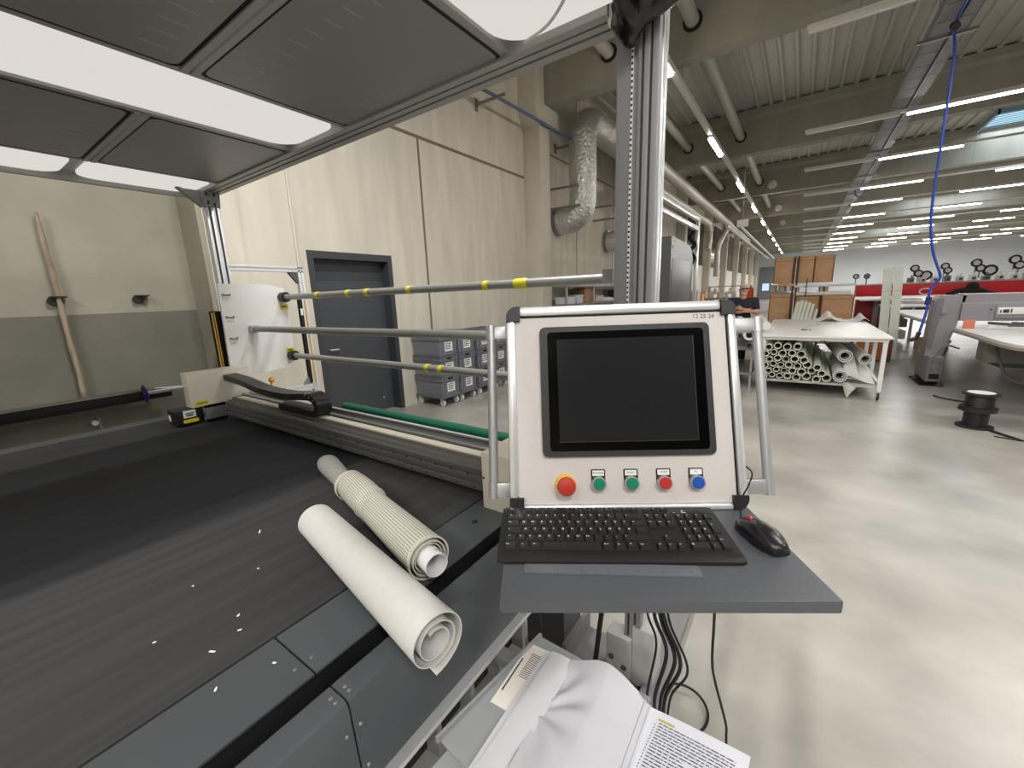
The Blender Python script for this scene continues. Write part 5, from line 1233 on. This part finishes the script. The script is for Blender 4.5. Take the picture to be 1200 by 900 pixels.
obj('drive_housing', MB().box(2.15, 2.6, 8.2, 8.6, .52, .82, .015).box(2.65, 2.9, 8.25, 8.5, .6, .84, .01), mat('drive_beige', (132, 126, 116), .5), qm)
obj('frame_box', MB().box(2.6, 5.2, 7.4, 7.9, .5, .80, .02).box(2.5, 5.2, 6.95, 7.3, .58, .72, .01), mat('frame_beige', (146, 142, 134), .5), qm)
obj('under_cable', MB().tube(pts_curve([(2.14, 7.9, .8), (2.16, 7.75, .6), (2.22, 7.6, .42), (2.34, 7.5, .38), (2.46, 7.5, .46), (2.5, 7.55, .7)]), .016, 6), M_dark, qm)
obj('under_cable', MB().tube(pts_curve([(2.05, 8.9, .62), (1.9, 8.9, .66), (1.82, 8.95, .5), (1.76, 9.0, .42)]), .014, 6), M_grey, qm)
obj('carriage_rail', MB().box(2.4, 5.2, 8.55, 8.6, .98, 1.0).tube([(2.32, 9.0, 1.0), (3.3, 7.4, .98)], .02, 6).tube([(2.55, 9.0, 1.0), (3.8, 7.4, .98)], .02, 6), M_dark, qm)
obj('white_panel', MB().box(2.3, 5.2, 8.9, 8.95, .94, .98), M_white, qm)
obj('orange_tag', MB().box(2.04, 2.16, 8.9, 8.92, .92, 1.05, .003), mat('orange_tag', (214, 120, 90), .6), qm)
pl8 = obj('maker_plate', MB().box(2.42, 2.72, 9.122, 9.13, 1.12, 1.22, .002), M_label, qm)
obj('plate_lettering', MB().box(2.44, 2.455, 9.119, 9.122, 1.14, 1.18).box(2.47, 2.53, 9.119, 9.122, 1.14, 1.19).box(2.545, 2.56, 9.119, 9.122, 1.14, 1.2).cyl((2.35, 9.13, 1.19), (2.35, 9.12, 1.19), .012, seg=8), M_ink, pl8, kind='stuff')
# ------------------------------------------------------------------ cable spool standing on the floor
M_sp = mat('spool_black', (36, 36, 38), .55)
def spool(z0, r, hgt, lab, x, y, wind):
    t = thing('cable_spool', lab, 'spool', (x, y, z0))
    obj('lower_flange', MB().lathe([(r, 0), (r, .022), (r * .5, .024)], (x, y, z0), 28), M_sp, t)
    obj('upper_flange', MB().lathe([(r * .5, hgt - .024), (r, hgt - .022), (r, hgt)], (x, y, z0), 28), M_sp, t)
    obj('drum', MB().lathe([(r * wind, .022)] + [(r * wind + .003 * (k % 2), .022 + (hgt - .044) * k / 18) for k in range(19)] + [(r * wind, hgt - .022)], (x, y, z0), 28), M_black, t)
    return t
s1 = spool(0, .152, .215, 'lower of the two black cable spools stacked on the floor', 1.755, 6.62, .66)
s2 = spool(.2155, .152, .185, 'upper black cable spool with a white label on top', 1.763, 6.63, .76)
obj('spool_label', MB().lathe([(.11, 0), (.11, .002)], (1.763, 6.63, .4005), 24), M_label, s2)
obj('flat_strip', MB().tube([(1.84, 6.52, .012), (2.0, 6.2, .008)], .03, 4, flat=.3), M_black, label='flat black strip on the floor leading from the spools', cat='strip')
obj('floor_wire', MB().tube(pts_curve([(1.82, 6.27, .006), (1.95, 6.22, .006), (2.1, 6.18, .006), (2.6, 6.1, .006)]), .008, 6), M_black, label='thin black wire on the floor at the right edge', cat='wire')
obj('floor_strip', MB().tube(pts_curve([(1.72, 8.2, .012), (1.8, 8.05, .012), (1.95, 7.95, .008), (2.2, 7.9, .008)]), .022, 4, flat=.4), M_black, label='black strip on the floor in front of the grey machine foot', cat='strip')
# ------------------------------------------------------------------ trolley with white rolls beside the table
for q, (p0, p1, r, lab) in enumerate((((-.60, 7.35, .92), (-.95, 9.2, 1.02), .085, 'white roll with a dark open end between console handle and person'), ((-.60, 7.40, .75), (-.9, 9.2, .80), .05, 'thin dark ended roll under the white roll by the person'), ((-.42, 7.9, 1.02), (-.62, 9.4, 1.05), .065, 'white bundle behind the console handle next to the table'))):
    t = thing('wrapped_roll', lab, 'roll', p0)
    obj('roll_body', MB().pipe(p0, p1, r, r * (.38 if q < 2 else .9), 20), M_white if q != 1 else M_dark, t)
    obj('roll_core', MB().cyl(V(p0) + V((0, .015, 0)), p1, r * .6, seg=16), M_blackm if q < 2 else M_paper, t)
ty = thing('roll_trolley', 'low trolley carrying the white rolls beside the white table', 'trolley', (-.75, 8.4, 0))
obj('trolley_deck', MB().box(-.98, -.56, 7.8, 9.3, .62, .68, .005).box(-.98, -.56, 7.8, 9.3, .2, .24), M_grey, ty)
for (x, y) in ((-.96, 7.82), (-.58, 7.82), (-.96, 9.28), (-.58, 9.28)): obj('leg', MB().box(x - .015, x + .015, y - .015, y + .015, 0, .9), M_alu, ty)
# ------------------------------------------------------------------ clutter along the far left wall
for q, (x, y, z, sx, sz, c, lab, cat_) in enumerate(((-3.9, 17.5, .0, .6, 1.55, (206, 206, 200), 'pale shelf with spools far behind the person', 'shelf'), (-3.0, 22, 0, .7, 1.7, (170, 168, 160), 'grey rack far behind the person', 'rack'))):
    t = thing('parts_shelf', lab, cat_, (x, y, 0))
    obj('shelf_frame', MB().box(x - sx, x + sx, y, y + .5, 0, .05).box(x - sx, x + sx, y, y + .5, sz / 2, sz / 2 + .04).box(x - sx, x + sx, y, y + .5, sz, sz + .04).box(x - sx, x - sx + .05, y, y + .5, 0, sz).box(x + sx - .05, x + sx, y, y + .5, 0, sz), mat('shelf%d' % q, c, .6), t)
    for k in range(5): obj('shelf_bin', MB().box(x - sx + .08 + .22 * k, x - sx + .26 + .22 * k, y + .05, y + .4, sz * .5 + .04, sz * .5 + .26, .01), M_white if k % 2 else M_dark, t)
tbw = thing('packing_table', 'wooden packing table with cartons by the far white wall', 'table', (-4.2, 25, 0))
obj('table_top', MB().box(-4.9, -3.6, 21.5, 27, 1.0, 1.06), M_wood, tbw)
for (x, y) in ((-4.8, 21.6), (-3.7, 21.6), (-4.8, 26.8), (-3.7, 26.8)): obj('leg', MB().box(x - .04, x + .04, y - .04, y + .04, 0, 1.0), M_wood, tbw)
for k in range(5): obj('packing_box', MB().box(-4.6, -4.1, 21.8 + 1.0 * k, 22.5 + 1.0 * k, 1.06, 1.5 - .1 * (k % 2), .01).box(-4.62, -4.08, 21.78 + k, 22.52 + k, 1.36 - .1 * (k % 2), 1.4 - .1 * (k % 2)), M_cart, label='brown packing box on the far wooden table, %s from the front' % ORD[k], cat='box', group='boxes on the far packing table')
for k in range(7):
    t = thing('yarn_cone', 'white yarn cone on the far shelf behind the person, %s from the left' % ORD[k], 'cone', (-2.6 + .12 * k, 16.2, 1.62 - .05 * (k % 2)), group='yarn cones behind the person')
    obj('cone', MB().lathe([(.075, 0), (.05, .2), (.02, .21)], (-2.6 + .12 * k, 16.2, 1.32 + .12 * (k % 2)), 14), M_white, t)
obj('cone_shelf', MB().box(-2.8, -1.75, 16.0, 16.45, 1.28, 1.32).box(-2.78, -2.74, 16.2, 16.3, 0, 1.28).box(-1.8, -1.76, 16.2, 16.3, 0, 1.28), M_grey, label='narrow shelf holding yarn cones behind the person', cat='shelf')
obj('orange_coat', remeshed(MB().ball((-1.22, 14.0, 1.50), .10, 12, (1, .6, 1.5)).ball((-1.22, 14.0, 1.36), .11, 12, (1, .6, 1)), .02, 4), mat('signal_orange', (226, 92, 44), .8), label='orange coat hanging behind the person', cat='coat')
obj('coat_stand', MB().cyl((-1.22, 14.1, 0), (-1.22, 14.1, 1.7), .02, seg=8).lathe([(.2, 0), (.2, .03), (.03, .05)], (-1.22, 14.1, 0), 16).box(-1.3, -1.14, 14.02, 14.11, 1.6, 1.63), M_dark, label='dark coat stand behind the person', cat='coat stand')
# ------------------------------------------------------------------ the person behind the console
PX, PY = -1.0, 9.5
pe = thing('person', 'person with arms crossed in a dark T-shirt and glasses behind the console', 'person', (PX, PY, 0), R(0))
def cap(m, a, b, ra, rb, n=8):
    a, b = V(a), V(b)
    for k in range(n + 1): m.ball(a.lerp(b, k / n), ra + (rb - ra) * k / n, 12)
# local frame: the person faces -Y (towards the camera), x to the viewer's right
BODY = dict(hip=(0, 0, .90), chest=(.0, .0, 1.25), sl=(-.20, .01, 1.41), sr=(.20, .01, 1.41), el=(-.235, -.10, 1.16), er=(.25, -.08, 1.17), wl=(.03, -.235, 1.20), wr=(-.02, -.24, 1.25), hl=(.115, -.22, 1.21), hr=(-.10, -.20, 1.28))
m = MB(); B = {k: V(v) for k, v in BODY.items()}
m.ball((0, 0, .93), .155, 16, (1.1, .78, .8)).ball((0, -.01, 1.08), .15, 16, (1.08, .8, 1.0)).ball((0, 0, 1.27), .165, 16, (1.12, .72, .95))
cap(m, (-.15, .01, 1.39), (.15, .01, 1.39), .075, .075)
cap(m, (0, .01, 1.40), (0, -.01, 1.53), .06, .055, 4)
for s, e, w_ in (('sl', 'el', 'wl'), ('sr', 'er', 'wr')):
    cap(m, B[s] + V((0, 0, -.01)), B[e], .062, .046, 8); cap(m, B[e], B[w_], .045, .030, 8)
for sx in (-1, 1):
    cap(m, (sx * .09, 0, .88), (sx * .10, -.01, .48), .085, .055, 10); cap(m, (sx * .10, -.01, .48), (sx * .105, .02, .09), .054, .036, 10)
    cap(m, (sx * .105, .03, .05), (sx * .115, -.13, .035), .042, .034, 6)
# head
m.ball((0, -.005, 1.625), .088, 16, (.86, 1.04, 1.22)).ball((0, -.03, 1.57), .062, 14, (.92, .9, .9)).ball((0, -.098, 1.61), .017, 10, (.8, 1, 1.5))
for sx in (-1, 1): m.ball((sx * .078, .005, 1.615), .024, 10, (.4, .8, 1.2))
m.ball((0, -.078, 1.565), .02, 10, (1.3, .6, .5))
# hands: palm, four fingers and a thumb each
for w_, h_, fwd, sx in (('wl', 'hl', V((1, .12, .05)), 1), ('wr', 'hr', V((-1, .25, .2)), -1)):
    a, b = B[w_], B[h_]; d = fwd.normalized(); up = V((0, 0, 1)); up = (up - d * up.dot(d)).normalized()
    cap(m, a, a + d * .055, .028, .036, 5)
    for k in range(4):
        o_ = a + d * .075 + up * (.027 - .018 * k); l = (.062, .07, .066, .052)[k]
        k1 = o_ + d * l * .5; k2 = o_ + d * l + V((0, .02, 0))
        cap(m, o_ - d * .02, k1, .0095, .009, 4); cap(m, k1, k2, .009, .0078, 4)
    t0 = a + d * .03 + up * .03; cap(m, t0, t0 + d * .035 + up * .025, .011, .010, 4); cap(m, t0 + d * .035 + up * .025, t0 + d * .065 + up * .03, .010, .0085, 3)
LEAN = Matrix.Translation((PX, PY, 0)) @ Matrix.Diagonal((1.07, 1, .985, 1)) @ Matrix.Rotation(R(14), 4, 'Z') @ Matrix.Shear('XY', 4, (0, 0))
def lean(me_):
    for v in me_.vertices:
        z = max(0, v.co.z - .5); v.co.x += .055 * z; 
    me_.transform(LEAN); return me_
obj('body', lean(remeshed(m, .0085, 5)), mat('skin', (206, 150, 128), .55, noise=.05, nscale=20), pe, angle=180)
c = MB()   # T-shirt with short sleeves
c.ball((0, 0, .97), .165, 16, (1.1, .82, .8)).ball((0, -.01, 1.08), .16, 16, (1.1, .84, 1.0)).ball((0, 0, 1.27), .175, 16, (1.13, .75, .95))
cap(c, (-.15, .01, 1.39), (.15, .01, 1.39), .083, .083)
for s, e in (('sl', 'el'), ('sr', 'er')): cap(c, B[s] + V((0, 0, -.01)), B[s].lerp(B[e], .62), .074, .066, 6)
obj('t_shirt', lean(remeshed(c, .012, 5)), mat('shirt_navy', (34, 36, 46), .85), pe, angle=180)
c = MB()
c.ball((0, 0, .91), .165, 16, (1.1, .8, .7))
for sx in (-1, 1): cap(c, (sx * .09, 0, .88), (sx * .10, -.01, .48), .097, .07, 10); cap(c, (sx * .10, -.01, .48), (sx * .105, .015, .10), .07, .06, 10)
obj('trousers', lean(remeshed(c, .012, 5)), mat('trousers_dark', (40, 42, 50), .85), pe, angle=180)
for sx in (-1, 1):
    s_ = MB(); cap(s_, (sx * .105, .035, .048), (sx * .116, -.145, .04), .05, .042, 6); s_.ball((sx * .105, .03, .09), .05, 12)
    obj('shoe', lean(remeshed(s_, .008, 3)), M_black, pe, angle=180)
h = MB(); h.ball((0, .012, 1.655), .088, 16, (.9, 1.0, 1.05)).ball((0, -.045, 1.715), .03, 10, (1.6, 1, .5))
hm = remeshed(h, .008, 3)
obj('hair', lean(hm), mat('grey_hair', (206, 203, 198), .9), pe, angle=180)
b_ = MB(); b_.ball((0, -.048, 1.548), .055, 14, (1.0, .85, .62))
obj('beard', lean(remeshed(b_, .007, 3)), mat('grey_beard', (196, 188, 180), .9), pe, angle=180)
g = MB()
for sx in (-1, 1):
    g.box(sx * .034 - .026, sx * .034 + .026, -.104, -.098, 1.628, 1.658, .004)
    g.box(sx * .068, sx * .074, -.10, .01, 1.645, 1.652)
g.box(-.01, .01, -.106, -.10, 1.646, 1.653)
gm = bpy.data.meshes.new('g'); g.bm.to_mesh(gm); g.bm.free()
obj('glasses', lean(gm), mat('dark_red_glasses', (70, 26, 26), .3), pe)
e_ = MB()
for sx in (-1, 1): e_.ball((sx * .034, -.088, 1.636), .012, 10)
em = bpy.data.meshes.new('e'); e_.bm.to_mesh(em); e_.bm.free()
obj('eyes', lean(em), M_white, pe)
